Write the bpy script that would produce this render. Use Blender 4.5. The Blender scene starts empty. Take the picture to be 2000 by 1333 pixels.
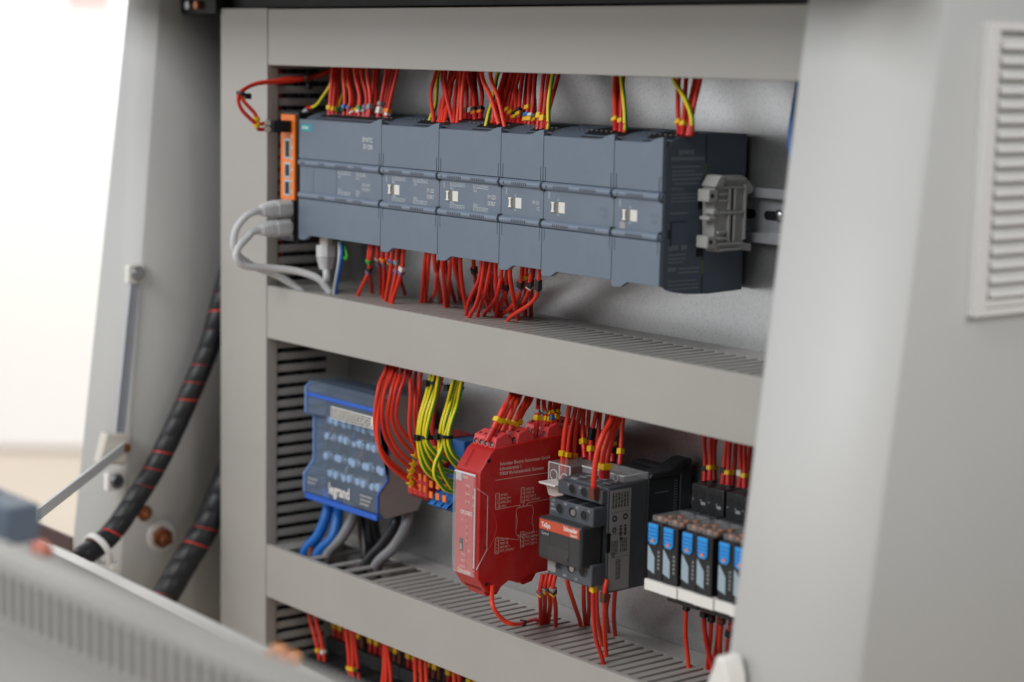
import bpy, math, random
from mathutils import Vector, Matrix
random.seed(7)
sc = bpy.context.scene
col = sc.collection
S = 0.001                                    # the scene is written in millimetres

# ------------------------------------------------------------------ camera
CAM = Vector((1322.7, -859.0, 87.2)); FPX = 3945.65
YAW, PIT, ROL = math.radians(50.8366), math.radians(8.0284), math.radians(1.1803)
FW = Vector((-math.sin(YAW)*math.cos(PIT), math.cos(YAW)*math.cos(PIT), -math.sin(PIT)))
_r = Vector((math.cos(YAW), math.sin(YAW), 0)); _u = _r.cross(FW)
RT = _r*math.cos(ROL) + _u*math.sin(ROL); UP = -_r*math.sin(ROL) + _u*math.cos(ROL)
cd = bpy.data.cameras.new('camera'); cam = bpy.data.objects.new('camera', cd); col.objects.link(cam)
cam.matrix_world = Matrix(((RT.x, UP.x, -FW.x, CAM.x*S), (RT.y, UP.y, -FW.y, CAM.y*S), (RT.z, UP.z, -FW.z, CAM.z*S), (0, 0, 0, 1)))
cd.sensor_width = 36; cd.lens = FPX/2000*36; cd.clip_start = 0.02; cd.clip_end = 60
cd.dof.use_dof = True; cd.dof.focus_distance = 1.392; cd.dof.aperture_fstop = 4.0; cd.dof.aperture_blades = 9
sc.camera = cam
# ------------------------------------------------------------------ light
world = bpy.data.worlds.new('World'); sc.world = world; world.use_nodes = True
world.node_tree.nodes['Background'].inputs[0].default_value = (0.97, 0.985, 1.0, 1)
world.node_tree.nodes['Background'].inputs[1].default_value = 0.27
def area(name, loc, target, sx, sy, power, colr=(1, 1, 1)):
    l = bpy.data.lights.new(name, 'AREA'); l.shape = 'RECTANGLE'; l.size = sx; l.size_y = sy; l.energy = power; l.color = colr
    o = bpy.data.objects.new(name, l); col.objects.link(o); o.location = loc
    o.rotation_euler = (Vector(target)-Vector(loc)).to_track_quat('-Z', 'Y').to_euler(); return o
area('window_light', (-2.0, -2.6, 0.75), (0.3, 0.0, -0.05), 3.0, 2.8, 42, (.97, .985, 1))
area('ceiling_light', (0.5, -3.0, 2.0), (0.3, 0.0, -0.1), 2.4, 1.6, 80, (.99, .995, 1))
area('side_wall_fill_light', (3.3, 0.1, 1.5), (0.64, 0.1, 0.0), 1.6, 1.4, 40, (1, .99, .975))  # added unseen lamp, brightens only the outside of the right wall
area('backdrop_fill_light', (-2.8, 1.2, 2.6), (-4.2, 2.6, -0.2), 2.4, 1.6, 170, (.99, .995, 1))  # added unseen lamp, washes the background wall almost to pure white
sc.view_settings.view_transform = 'Standard'; sc.view_settings.look = 'None'
sc.view_settings.exposure = 0.03; sc.view_settings.gamma = 1.0

# ------------------------------------------------------------------ pixel measurements (2000 px wide photo) to millimetres
def ray(x, y): return FW + RT*((x-1000)/FPX) - UP*((y-666.5)/FPX)
def aY(x, y, Y): d = ray(x, y); return CAM + d*((Y-CAM.y)/d.y)
def aZ(x, y, Z): d = ray(x, y); return CAM + d*((Z-CAM.z)/d.z)
def aX(x, y, X): d = ray(x, y); return CAM + d*((X-CAM.x)/d.x)

# ------------------------------------------------------------------ materials
def lin(c):
    return tuple((v/255/12.92 if v/255 <= .04045 else ((v/255+.055)/1.055)**2.4) for v in c)
MATS = {}
def mat(name, rgb, rough=.5, metal=0, var=.08, scale=60, bump=.0, bscale=900, trans=0, ior=1.45, spec=.5, alpha=1):
    m = bpy.data.materials.new(name); m.use_nodes = True; nt = m.node_tree; b = nt.nodes['Principled BSDF']
    c = lin(rgb)
    b.inputs['Roughness'].default_value = rough; b.inputs['Metallic'].default_value = metal
    b.inputs['IOR'].default_value = ior; b.inputs['Transmission Weight'].default_value = trans
    b.inputs['Specular IOR Level'].default_value = spec
    tc = nt.nodes.new('ShaderNodeTexCoord')
    if var:
        n = nt.nodes.new('ShaderNodeTexNoise'); n.inputs['Scale'].default_value = scale; n.inputs['Detail'].default_value = 5
        nt.links.new(tc.outputs['Object'], n.inputs['Vector'])
        mx = nt.nodes.new('ShaderNodeMix'); mx.data_type = 'RGBA'
        mx.inputs['A'].default_value = (*[v*(1-var) for v in c], 1); mx.inputs['B'].default_value = (*[min(1, v*(1+var)) for v in c], 1)
        nt.links.new(n.outputs['Fac'], mx.inputs['Factor']); nt.links.new(mx.outputs['Result'], b.inputs['Base Color'])
        rm = nt.nodes.new('ShaderNodeMapRange'); rm.inputs['To Min'].default_value = max(0, rough-.07); rm.inputs['To Max'].default_value = min(1, rough+.07)
        nt.links.new(n.outputs['Fac'], rm.inputs['Value']); nt.links.new(rm.outputs['Result'], b.inputs['Roughness'])
    else:
        b.inputs['Base Color'].default_value = (*c, 1)
    if bump:
        n2 = nt.nodes.new('ShaderNodeTexNoise'); n2.inputs['Scale'].default_value = bscale; n2.inputs['Detail'].default_value = 3
        nt.links.new(tc.outputs['Object'], n2.inputs['Vector'])
        bp = nt.nodes.new('ShaderNodeBump'); bp.inputs['Strength'].default_value = bump; bp.inputs['Distance'].default_value = .0004
        nt.links.new(n2.outputs['Fac'], bp.inputs['Height']); nt.links.new(bp.outputs['Normal'], b.inputs['Normal'])
    MATS[name] = m
    return m
M_DUCT = mat('duct_pvc', (160, 158, 154), .46, var=.05, scale=25, bump=.06, bscale=1400)
M_LID = mat('duct_cover_pvc', (160, 157, 152), .40, var=.055, scale=9, bump=.05, bscale=1200)
M_PLC = mat('plc_front_plastic', (99, 112, 127), .46, var=.04, scale=30, bump=.12, bscale=2600)
M_PLCB = mat('plc_bar_plastic', (110, 123, 140), .36, var=.03, scale=30)
M_PLCD = mat('plc_body_plastic', (80, 91, 105), .5, var=.05, scale=30, bump=.12, bscale=2600)
M_DARK = mat('dark_recess', (18, 20, 23), .6, var=.1)
M_WIN = mat('lever_recess', (112, 111, 106), .5, var=0)
M_SCREW = mat('dull_screw', (120, 112, 108), .5, .6, var=.1)
M_COPPM = mat('copper_coil', (196, 128, 92), .42, .5, var=.2, scale=300)
M_BUSA = mat('busbar_holder', (44, 48, 58), .5, var=.2)
M_BUSB = mat('busbar_brass', (104, 82, 70), .45, .6, var=.25)
M_SLIDE = mat('blued_zinc', (176, 181, 190), .34, .4, var=.1)
M_RIM = mat('pale_rim_paint', (214, 212, 208), .4, var=.03, scale=12)
M_FADEO = mat('faded_orange', (222, 150, 100), .45, var=.05)
M_LEGRIM = mat('pale_blue_rim', (120, 156, 210), .3, var=.05)
M_LED = mat('indicator_window', (44, 49, 56), .4, var=0)
M_BLACK = mat('black_plastic', (30, 31, 34), .42, var=.1, scale=80, bump=.08, bscale=1800)
M_CONT = mat('contactor_plastic', (72, 77, 84), .42, var=.06, scale=60, bump=.1, bscale=2200)
M_CONTD = mat('contactor_rear_plastic', (40, 43, 47), .45, var=.06, scale=60, bump=.1, bscale=2200)
M_CFACE = mat('contactor_face', (52, 53, 55), .35, var=.05)
M_RED = mat('relay_red_plastic', (176, 26, 26), .38, var=.05, scale=40, bump=.08, bscale=2200)
M_REDT = mat('relay_red_terminal', (206, 66, 68), .36, var=.05)
M_WIRE = mat('red_wire_pvc', (220, 54, 34), .40, var=.09, scale=40)
M_WIRES = [M_WIRE, mat('red_wire_pvc_dull', (206, 48, 32), .52, var=.1, scale=55), mat('red_wire_pvc_bright', (226, 62, 38), .36, var=.08, scale=30), mat('red_wire_pvc_deep', (198, 40, 30), .44, var=.1, scale=40)]
M_FERR = mat('red_ferrule', (186, 30, 30), .35, var=.06)
M_GREEN = mat('green_wire_pvc', (50, 150, 40), .42, var=.06)
M_YEL = mat('yellow_wire_pvc', (226, 200, 24), .42, var=.06)
M_MARK = mat('yellow_marker', (232, 186, 20), .42, var=.05)
M_BLUEW = mat('blue_wire_pvc', (14, 96, 176), .4, var=.06)
M_DBLUE = mat('dark_blue_wire_pvc', (40, 62, 120), .4, var=.06)
M_GREYW = mat('grey_wire_pvc', (128, 127, 130), .42, var=.05)
M_BLKW = mat('black_wire_pvc', (34, 34, 37), .4, var=.08)
M_BROWN = mat('brown_wire_pvc', (112, 62, 34), .42, var=.08)
M_LGREY = mat('ethernet_pvc', (196, 197, 198), .42, var=.04)
M_CLIP = mat('grey_polyamide', (164, 164, 163), .5, var=.05, bump=.06)
M_WHITE = mat('white_plastic', (226, 224, 220), .42, var=.03)
M_OFFW = mat('offwhite_plastic', (205, 200, 190), .4, var=.03)
M_ORANGE = mat('orange_plastic', (236, 120, 30), .42, var=.05)
M_TEAL = mat('teal_label', (38, 150, 160), .45, var=.02)
M_PRINT = mat('white_print', (196, 200, 204), .6, var=0)
M_PRINTD = mat('dim_print', (112, 118, 124), .6, var=0)
M_RPRINT = mat('relay_print', (222, 200, 188), .6, var=0)
M_STEEL = mat('zinc_steel', (170, 172, 176), .3, 1, var=.12, scale=200)
M_ZINC = mat('matt_zinc', (206, 210, 212), .42, .1, var=.06, scale=90)
M_RAIL = mat('galvanised_rail', (176, 180, 184), .42, .55, var=.12, scale=120, bump=.05)
M_COPPER = mat('copper_bolt', (146, 92, 62), .34, .8, var=.2, scale=150)
M_TERMR = mat('terminal_red', (186, 36, 34), .42, var=.06)
M_TERMB = mat('terminal_blue', (34, 108, 184), .42, var=.06)
M_TERMO = mat('terminal_orange', (240, 124, 40), .42, var=.05)
M_LEGBLUE = mat('block_blue', (34, 92, 192), .35, var=.05)
M_LEGGREY = mat('block_grey', (150, 146, 144), .5, var=.04, bump=.05)
M_LEVER = mat('lever_blue', (46, 150, 226), .4, var=.04)
M_CORANGE = mat('contactor_orange', (192, 78, 52), .45, var=.03)
M_LABEL = mat('grey_label', (150, 148, 150), .45, var=.04)
M_TIE = mat('black_tie', (22, 22, 24), .4, var=.1)
M_PAINT = mat('enclosure_paint', (187, 187, 185), .46, var=.03, scale=12, bump=.3, bscale=420)
M_VENT = mat('vent_plastic', (224, 223, 221), .45, var=.02)
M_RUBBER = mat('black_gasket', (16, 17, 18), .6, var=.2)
M_GRNM = mat('green_marker', (60, 150, 70), .45, var=.05)
M_VIOM = mat('violet_marker', (120, 90, 124), .45, var=.05)
M_BLUM = mat('blue_marker', (52, 116, 190), .45, var=.05)
M_GRYM = mat('grey_marker', (140, 140, 142), .45, var=.05)
M_WHTM = mat('white_marker', (214, 212, 206), .45, var=.03)
M_BLKM = mat('black_marker', (30, 32, 34), .45, var=.05)
M_ORGM = mat('orange_marker', (232, 128, 28), .45, var=.05)
M_BRNM = mat('brown_marker', (104, 50, 38), .45, var=.05)
MK = dict(y=M_MARK, g=M_GRNM, v=M_VIOM, b=M_BLUM, e=M_GRYM, w=M_WHTM, k=M_BLKM, o=M_ORGM, n=M_BRNM)

def scuff(m, amt, scale, stretch):            # faint rubbed patches that lighten the plastic and dull its gloss
    nt = m.node_tree; L = nt.links.new; b = nt.nodes['Principled BSDF']
    src = b.inputs['Base Color'].links[0].from_socket; rs = b.inputs['Roughness'].links[0].from_socket
    tc = nt.nodes.new('ShaderNodeTexCoord'); mp = nt.nodes.new('ShaderNodeMapping'); mp.inputs['Scale'].default_value = stretch
    n = nt.nodes.new('ShaderNodeTexNoise'); n.inputs['Scale'].default_value = scale; n.inputs['Detail'].default_value = 9; n.inputs['Roughness'].default_value = .68
    L(tc.outputs['Object'], mp.inputs['Vector']); L(mp.outputs['Vector'], n.inputs['Vector'])
    mr = nt.nodes.new('ShaderNodeMapRange'); mr.inputs['From Min'].default_value = .5; mr.inputs['From Max'].default_value = .72; mr.inputs['To Max'].default_value = amt
    L(n.outputs['Fac'], mr.inputs['Value'])
    mx = nt.nodes.new('ShaderNodeMix'); mx.data_type = 'RGBA'; L(mr.outputs['Result'], mx.inputs['Factor']); L(src, mx.inputs['A']); mx.inputs['B'].default_value = (.62, .61, .59, 1)
    L(mx.outputs['Result'], b.inputs['Base Color'])
    ad = nt.nodes.new('ShaderNodeMath'); ad.operation = 'ADD'; L(rs, ad.inputs[0]); L(mr.outputs['Result'], ad.inputs[1]); L(ad.outputs[0], b.inputs['Roughness'])
scuff(M_LID, .06, 11, (1, 1, 2.2)); scuff(M_PLC, .05, 16, (1, 1, 1)); scuff(M_RED, .05, 22, (1, 1, 1)); scuff(M_CONT, .07, 30, (1, 1, 1)); scuff(M_PAINT, .06, 6, (1, 1, .6))
def galv():                                   # galvanised mounting plate: zinc spangle and grain
    m = mat('galvanised_plate', (182, 184, 186), .36, .78, var=0)
    nt = m.node_tree; b = nt.nodes['Principled BSDF']; L = nt.links.new
    tc = nt.nodes.new('ShaderNodeTexCoord')
    v = nt.nodes.new('ShaderNodeTexVoronoi'); v.inputs['Scale'].default_value = 900
    n = nt.nodes.new('ShaderNodeTexNoise'); n.inputs['Scale'].default_value = 2600; n.inputs['Detail'].default_value = 4
    n2 = nt.nodes.new('ShaderNodeTexNoise'); n2.inputs['Scale'].default_value = 9; n2.inputs['Detail'].default_value = 4
    mp = nt.nodes.new('ShaderNodeMapping'); mp.inputs['Scale'].default_value = (1, 1, .8)
    L(tc.outputs['Object'], mp.inputs['Vector'])
    for q in (v, n, n2): L(mp.outputs['Vector'], q.inputs['Vector'])
    a = nt.nodes.new('ShaderNodeMath'); a.operation = 'MULTIPLY_ADD'; a.inputs[1].default_value = .35
    L(v.outputs['Color'], a.inputs[0]); L(n.outputs['Fac'], a.inputs[2])
    cr = nt.nodes.new('ShaderNodeValToRGB'); e = cr.color_ramp.elements
    e[0].position = .28; e[0].color = (.20, .203, .206, 1); e[1].position = .64; e[1].color = (.44, .44, .44, 1)
    L(a.outputs[0], cr.inputs['Fac']); L(cr.outputs['Color'], b.inputs['Base Color'])
    mr = nt.nodes.new('ShaderNodeMapRange'); mr.inputs['To Min'].default_value = .25; mr.inputs['To Max'].default_value = .37
    L(n2.outputs['Fac'], mr.inputs['Value']); L(mr.outputs['Result'], b.inputs['Roughness'])
    bp = nt.nodes.new('ShaderNodeBump'); bp.inputs['Strength'].default_value = .06; bp.inputs['Distance'].default_value = .0003
    L(a.outputs[0], bp.inputs['Height']); L(bp.outputs['Normal'], b.inputs['Normal'])
    return m
M_GALV = galv()
def clear(name, tint, rough, mixf):           # thin clear plastic: glossy over transparent
    m = bpy.data.materials.new(name); m.use_nodes = True; nt = m.node_tree; nt.nodes.remove(nt.nodes['Principled BSDF'])
    out = nt.nodes['Material Output']; L = nt.links.new
    t = nt.nodes.new('ShaderNodeBsdfTransparent'); t.inputs[0].default_value = (*tint, 1)
    p = nt.nodes.new('ShaderNodeBsdfPrincipled'); p.inputs['Base Color'].default_value = (*[.9*v for v in tint], 1); p.inputs['Roughness'].default_value = rough
    tc = nt.nodes.new('ShaderNodeTexCoord'); n = nt.nodes.new('ShaderNodeTexNoise'); n.inputs['Scale'].default_value = 40
    L(tc.outputs['Object'], n.inputs['Vector'])
    mr = nt.nodes.new('ShaderNodeMapRange'); mr.inputs['To Min'].default_value = mixf*.8; mr.inputs['To Max'].default_value = mixf*1.2
    L(n.outputs['Fac'], mr.inputs['Value'])
    x = nt.nodes.new('ShaderNodeMixShader'); L(mr.outputs['Result'], x.inputs[0]); L(t.outputs[0], x.inputs[1]); L(p.outputs[0], x.inputs[2])
    L(x.outputs[0], out.inputs[0]); return m
M_CLEAR = clear('clear_cover', (.93, .94, .95), .12, .16)
M_CLEARB = clear('blue_clear_cover', (.66, .80, .98), .10, .15)
M_CLEARE = clear('clear_cover_edge', (.9, .91, .92), .15, .6)

# ------------------------------------------------------------------ mesh building
ROOT = {}
TINY = {'terminal_screw', 'indicator_window', 'printed_scale', 'indicator', 'side_print', 'label_print', 'rear_print', 'print_line', 'print_frame', 'grip_line', 'socket_print', 'socket_hole', 'pin_hole', 'marker_row', 'rear_ferrule', 'rear_marker', 'joint_notch', 'side_recess', 'slot', 'rib', 'wire_hole', 'release_button', 'bar_end', 'top_slot', 'wire_groove', 'boot_rib', 'cover_edge', 'panel_joint', 'rim', 'window', 'small_print', 'hole_rim', 'bus_lever'}
class MB:
    def __init__(s): s.v = []; s.f = []; s.m = []; s.cur = 0
    def slot(s, i): s.cur = i; return s
    def add(s, vs, fs):
        o = len(s.v); s.v += [tuple(v) for v in vs]
        for f in fs: s.f.append([i+o for i in f]); s.m.append(s.cur)
        return s
    def box(s, x0, x1, y0, y1, z0, z1):
        return s.add([(x0, y0, z0), (x1, y0, z0), (x1, y1, z0), (x0, y1, z0), (x0, y0, z1), (x1, y0, z1), (x1, y1, z1), (x0, y1, z1)],
                     [(3, 2, 1, 0), (4, 5, 6, 7), (0, 1, 5, 4), (1, 2, 6, 5), (2, 3, 7, 6), (3, 0, 4, 7)])
    def prism(s, poly, ax, a, b):             # poly in the two other axes (x,z for ax='y'; y,z for ax='x'; x,y for ax='z')
        P = {'y': lambda p, t: (p[0], t, p[1]), 'x': lambda p, t: (t, p[0], p[1]), 'z': lambda p, t: (p[0], p[1], t)}[ax]
        n = len(poly); A = sum(poly[i][0]*poly[(i+1) % n][1]-poly[(i+1) % n][0]*poly[i][1] for i in range(n))
        if (A > 0) == (ax == 'y'): poly = poly[::-1]
        if ax == 'y': poly = poly            # orientation is settled by recalculation below
        vs = [P(p, a) for p in poly]+[P(p, b) for p in poly]
        fs = [list(range(n))[::-1], list(range(n, 2*n))]+[(i, (i+1) % n, (i+1) % n+n, i+n) for i in range(n)]
        return s.add(vs, fs)
    def tube(s, pts, r, n=10, mats=None, cap=True, r2=None):
        pts = [Vector(p) for p in pts]; N = len(pts); o = len(s.v); up = None
        for i, p in enumerate(pts):
            t = (pts[min(i+1, N-1)]-pts[max(i-1, 0)]).normalized()
            if up is None:
                up = Vector((0, -1, 0)) if abs(t.y) < .8 else Vector((0, 0, 1))
            up = (up-t*up.dot(t)).normalized(); sd = t.cross(up)
            rr = r if r2 is None else r+(r2-r)*i/(N-1)
            for k in range(n):
                a = 2*math.pi*k/n; s.v.append(tuple(p+(sd*math.cos(a)+up*math.sin(a))*rr))
        for i in range(N-1):
            for k in range(n):
                k2 = (k+1) % n; s.f.append([o+i*n+k, o+i*n+k2, o+(i+1)*n+k2, o+(i+1)*n+k]); s.m.append(mats[k] if mats else s.cur)
        if cap:
            s.f.append([o+k for k in range(n)][::-1]); s.m.append(s.cur); s.f.append([o+(N-1)*n+k for k in range(n)]); s.m.append(s.cur)
        return s
    def cyl(s, c, axis, r, h, n=16, r2=None):
        c = Vector(c); a = Vector(axis).normalized(); return s.tube([c, c+a*h], r, n, r2=r2)
    def ring(s, c, axis, ro, ri, h, n=16):    # washer
        c = Vector(c); a = Vector(axis).normalized(); u = a.orthogonal().normalized(); w = a.cross(u); vs = []
        for t in (0, h):
            for rr in (ro, ri):
                vs += [c+a*t+(u*math.cos(2*math.pi*k/n)+w*math.sin(2*math.pi*k/n))*rr for k in range(n)]
        fs = []
        for k in range(n):
            q = (k+1) % n
            fs += [(k, q, 2*n+q, 2*n+k), (n+q, n+k, 3*n+k, 3*n+q), (2*n+k, 2*n+q, 3*n+q, 3*n+k), (q, k, n+k, n+q)]
        return s.add(vs, fs)
    def sphere(s, c, r, n=10, sq=(1, 1, 1)):
        vs = []; fs = []
        for i in range(1, n//2):
            th = math.pi*i/(n//2)
            for k in range(n): vs.append((c[0]+r*sq[0]*math.sin(th)*math.cos(2*math.pi*k/n), c[1]+r*sq[1]*math.sin(th)*math.sin(2*math.pi*k/n), c[2]+r*sq[2]*math.cos(th)))
        m = n//2-1
        for i in range(m-1):
            for k in range(n): fs.append((i*n+k, (i+1)*n+k, (i+1)*n+(k+1) % n, i*n+(k+1) % n))
        vs += [(c[0], c[1], c[2]+r*sq[2]), (c[0], c[1], c[2]-r*sq[2])]
        for k in range(n): fs.append((m*n, k, (k+1) % n)); fs.append((m*n+1, (m-1)*n+(k+1) % n, (m-1)*n+k))
        return s.add(vs, fs)
    def mesh(s, name, mats, off=(0, 0, 0), smooth=35):
        me = bpy.data.meshes.new(name)
        me.from_pydata([((v[0]-off[0])*S, (v[1]-off[1])*S, (v[2]-off[2])*S) for v in s.v], [], s.f)
        for m in (mats if isinstance(mats, (list, tuple)) else [mats]): me.materials.append(m)
        me.polygons.foreach_set('material_index', s.m)
        import bmesh
        bm = bmesh.new(); bm.from_mesh(me); bmesh.ops.recalc_face_normals(bm, faces=bm.faces); bm.to_mesh(me); bm.free()
        me.polygons.foreach_set('use_smooth', [True]*len(me.polygons)); me.set_sharp_from_angle(angle=math.radians(smooth)); me.update()
        return me
    def build(s, name, mats, parent=None, bevel=0, segs=2, smooth=35, label=None):
        off = ROOT.get(parent.name, (0, 0, 0)) if parent else (0, 0, 0)
        o = bpy.data.objects.new(name, s.mesh(name, mats, off, smooth)); col.objects.link(o)
        if parent: o.parent = parent; ROOT[o.name] = off
        if bevel:
            b = o.modifiers.new('bevel', 'BEVEL'); b.width = bevel*S; b.segments = segs; b.limit_method = 'ANGLE'; b.angle_limit = math.radians(40)
        if label: o['label'] = label
        if name in TINY: o['kind'] = 'stuff'
        return o
def tag(o, label, cat, group=None, kind=None):
    if label: o['label'] = label
    if cat: o['category'] = cat
    if group: o['group'] = group
    if kind: o['kind'] = kind
    return o
def thing(name, label, cat, loc, group=None):
    o = bpy.data.objects.new(name, None); col.objects.link(o); o.location = Vector(loc)*S; o.empty_display_size = .01
    ROOT[o.name] = tuple(loc); return tag(o, label, cat, group)
def link_copy(src, parent, dloc):             # another piece that shares the mesh of src
    o = src.copy(); col.objects.link(o); o.parent = parent; o.location = Vector(dloc)*S; return o
def spline(P, n=5):
    P = [Vector(p) for p in P]; out = []
    Q = [P[0]*2-P[1]]+P+[P[-1]*2-P[-2]]
    for i in range(1, len(Q)-2):
        a, b, c, d = Q[i-1], Q[i], Q[i+1], Q[i+2]
        for k in range(n):
            t = k/n; out.append(.5*((2*b)+(c-a)*t+(2*a-5*b+4*c-d)*t*t+(3*b-a-3*c+d)*t**3))
    out.append(P[-1]); return out
TXT = {}
def text(parent, body, size, pos, xd, yd, m, align='LEFT', sx=1.0, bold=0.0, name='lettering'):
    key = (body, align, bold)
    if key not in TXT:
        cu = bpy.data.curves.new('t', 'FONT'); cu.body = body; cu.size = 1; cu.align_x = align; cu.resolution_u = 2; cu.offset = bold
        ob = bpy.data.objects.new('t', cu); col.objects.link(ob); me = bpy.data.meshes.new_from_object(ob)
        TXT[key] = ([tuple(v.co) for v in me.vertices], [tuple(p.vertices) for p in me.polygons])
        bpy.data.objects.remove(ob); bpy.data.curves.remove(cu); bpy.data.meshes.remove(me)
    vs, fs = TXT[key]; xd = Vector(xd); yd = Vector(yd); p = Vector(pos)
    b = MB(); b.add([p+xd*(v[0]*size*sx)+yd*(v[1]*size) for v in vs], fs)
    me = bpy.data.meshes.new(name); off = ROOT.get(parent.name, (0, 0, 0))
    me.from_pydata([((v[0]-off[0])*S, (v[1]-off[1])*S, (v[2]-off[2])*S) for v in b.v], [], b.f); me.materials.append(m)
    o = bpy.data.objects.new(name, me); col.objects.link(o); o.parent = parent; ROOT[o.name] = off; return o
FX, FZ = (1, 0, 0), (0, 0, 1)                 # text on a front face
SX = (0, 1, 0)                                # text reading along +Y on a right-hand side face
ORD = ['leftmost', 'second', 'third', 'fourth', 'fifth', 'sixth', 'seventh', 'eighth', 'ninth', 'tenth', 'eleventh', 'twelfth', 'thirteenth', 'fourteenth', 'fifteenth', 'sixteenth', 'seventeenth', 'eighteenth', 'nineteenth', 'twentieth']

# ================================================================== the setting
PLATE = 80.0
b = MB(); b.add([(-9000, -6000, -1100), (6000, -6000, -1100), (6000, 9000, -1100), (-9000, 9000, -1100)], [(0, 1, 2, 3)])
tag(b.build('floor', mat('floor_screed', (186, 173, 158), .5, var=.06, scale=3)), None, None, kind='structure')
wp = aZ(75, 884, -1100)
b = MB(); dr = Vector((RT.x, RT.y, 0)).normalized(); nb = Vector((FW.x, FW.y, 0)).normalized(); c0 = Vector((wp.x, wp.y, 0))
P = [c0-dr*2600, c0+dr*560, c0+dr*600+nb*60, c0+dr*600+nb*500, c0-dr*2600+nb*500]
b.prism([(p.x, p.y) for p in P], 'z', -1100.5, 1600)
tag(b.build('wall', mat('white_wall', (240, 240, 238), .6, var=.015, scale=2), bevel=25, segs=3), None, None, kind='structure')
pp = aX(170, -10, 0); pc = CAM+ray(172, -6)*5450
b = MB(); q = [pc-dr*60, pc+dr*60]
b.add([q[0]+Vector((0, 0, 40)), q[1]+Vector((0, 0, 40)), q[1]-Vector((0, 0, 40)), q[0]-Vector((0, 0, 40))], [(0, 1, 2, 3)])
b.add([q[0]+nb*6+Vector((0, 0, 40)), q[1]+nb*6+Vector((0, 0, 40)), q[1]+nb*6-Vector((0, 0, 40)), q[0]+nb*6-Vector((0, 0, 40))], [(3, 2, 1, 0)])
tag(b.build('wall_notice', mat('pink_notice', (226, 196, 192), .6, var=.25, scale=14)), 'blurred pinkish notice on the white wall at the top left corner', 'notice')

# ------------------------------------------------------------------ enclosure
cab = thing('cabinet', 'light grey painted sheet steel control cabinet around the wiring', 'cabinet', (200, 80, -420))
def wall_sheet(name, pts_top, pts_bot, closed=False, m=M_PAINT, **k):
    b = MB(); n = len(pts_top)
    b.add([*pts_top, *pts_bot], [(i, i+1, i+1+n, i+n) for i in range(n-1)])
    o = b.build(name, m, cab, smooth=14, **k)
    s = o.modifiers.new('thickness', 'SOLIDIFY'); s.thickness = 1.6*S; s.offset = 0; return o
def lerp(a, c, t): return a+(c-a)*t
def prof(top, bot, zt, zb):                    # each (x, y at Z=127, y at Z=-327)
    f = lambda z, a: lerp(a[2], a[1], (z+327)/454)
    return [(a[0], f(zt, a), zt) for a in top], [(a[0], f(zb, a), zb) for a in bot]
L = [(-200, 60, 60), (-204.6, -20, -76), (-204.6, -33.4, -88.6), (-204, -34.2, -89.4), (-171, -24.6, -62.2), (-170, -23.6, -61.2), (-170, 79, 79)]
t, bt = prof(L, L, 140.9, -520); wall_sheet('side_wall', t, bt)
Rr = [(557.5, -14, -68), (557.5, -29, -83), (558.6, -31.6, -85.6), (561, -32.8, -86.8), (590, -33.8, -87.8), (602, -32.4, -86.4), (614, -29, -83), (625, -23.6, -77.6), (634.5, -16.6, -70.6), (636.8, -14.2, -68.2), (637, -12, -66), (637, 420, 420)]
t, bt = prof(Rr, Rr, 140.9, -520); wall_sheet('side_wall', t, bt)
b = MB(); b.box(-168, 636, PLATE, PLATE+2.5, -520, 140.8); b.build('mounting_plate', M_GALV, cab)
b = MB(); b.box(-168, 636, 8, 79.5, 120.6, 140.6); b.build('roof_void_box', M_RUBBER, cab, bevel=1)  # shade of the void above the top duct, put in as a black box
b = MB(); b.box(-206, 638, -92, 420, 141, 146); b.build('roof', M_PAINT, cab, bevel=1)
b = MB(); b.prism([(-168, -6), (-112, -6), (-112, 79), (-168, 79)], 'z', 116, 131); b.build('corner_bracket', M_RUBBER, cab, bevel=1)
for x_, m_, n_ in ((-150, M_STEEL, 'bolt'), (-136, M_COPPER, 'bolt')):
    b = MB(); b.cyl((x_, -6, 123), (0, -1, 0), 4, 5, 6); b.build(n_, m_, cab, bevel=.5)
# louvred vent in the right side wall
v = MB(); vy0, vy1, vz0, vz1 = 15, 175, -47, 110
v.box(637, 644, vy0, vy1, vz0, vz0+4); v.box(637, 644, vy0, vy1, vz1-4, vz1); v.box(637, 644, vy0, vy0+9, vz0+4, vz1-4); v.box(637, 644, vy1-9, vy1, vz0+4, vz1-4)
v.box(636.9, 637.5, vy0+5, vy1-5, vz0+4, vz1-4)
vent = v.build('vent', M_VENT, cab, bevel=1)
nsl = 18; p_ = (vz1-vz0-16)/nsl; first = None
for i in range(nsl):
    z = vz0+9+i*p_
    if first is None:
        b = MB(); b.prism([(637.6, z+p_*.92), (638.6, z+p_), (645, z+p_*.42), (645.6, z+p_*.2), (644.2, z+p_*.06), (637.6, z+p_*.55)], 'y', vy0+11, vy1-11)
        first = b.build('louvre_slat', M_VENT, vent, bevel=.35)
    else:
        o = link_copy(first, vent, (0, 0, i*p_)); ROOT[o.name] = ROOT[vent.name]
b = MB(); b.box(637, 644, vy0+9.2, vy1-9.2, vz0+4.2, vz0+8.5); b.build('frame', M_VENT, vent, bevel=1.5)
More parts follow.
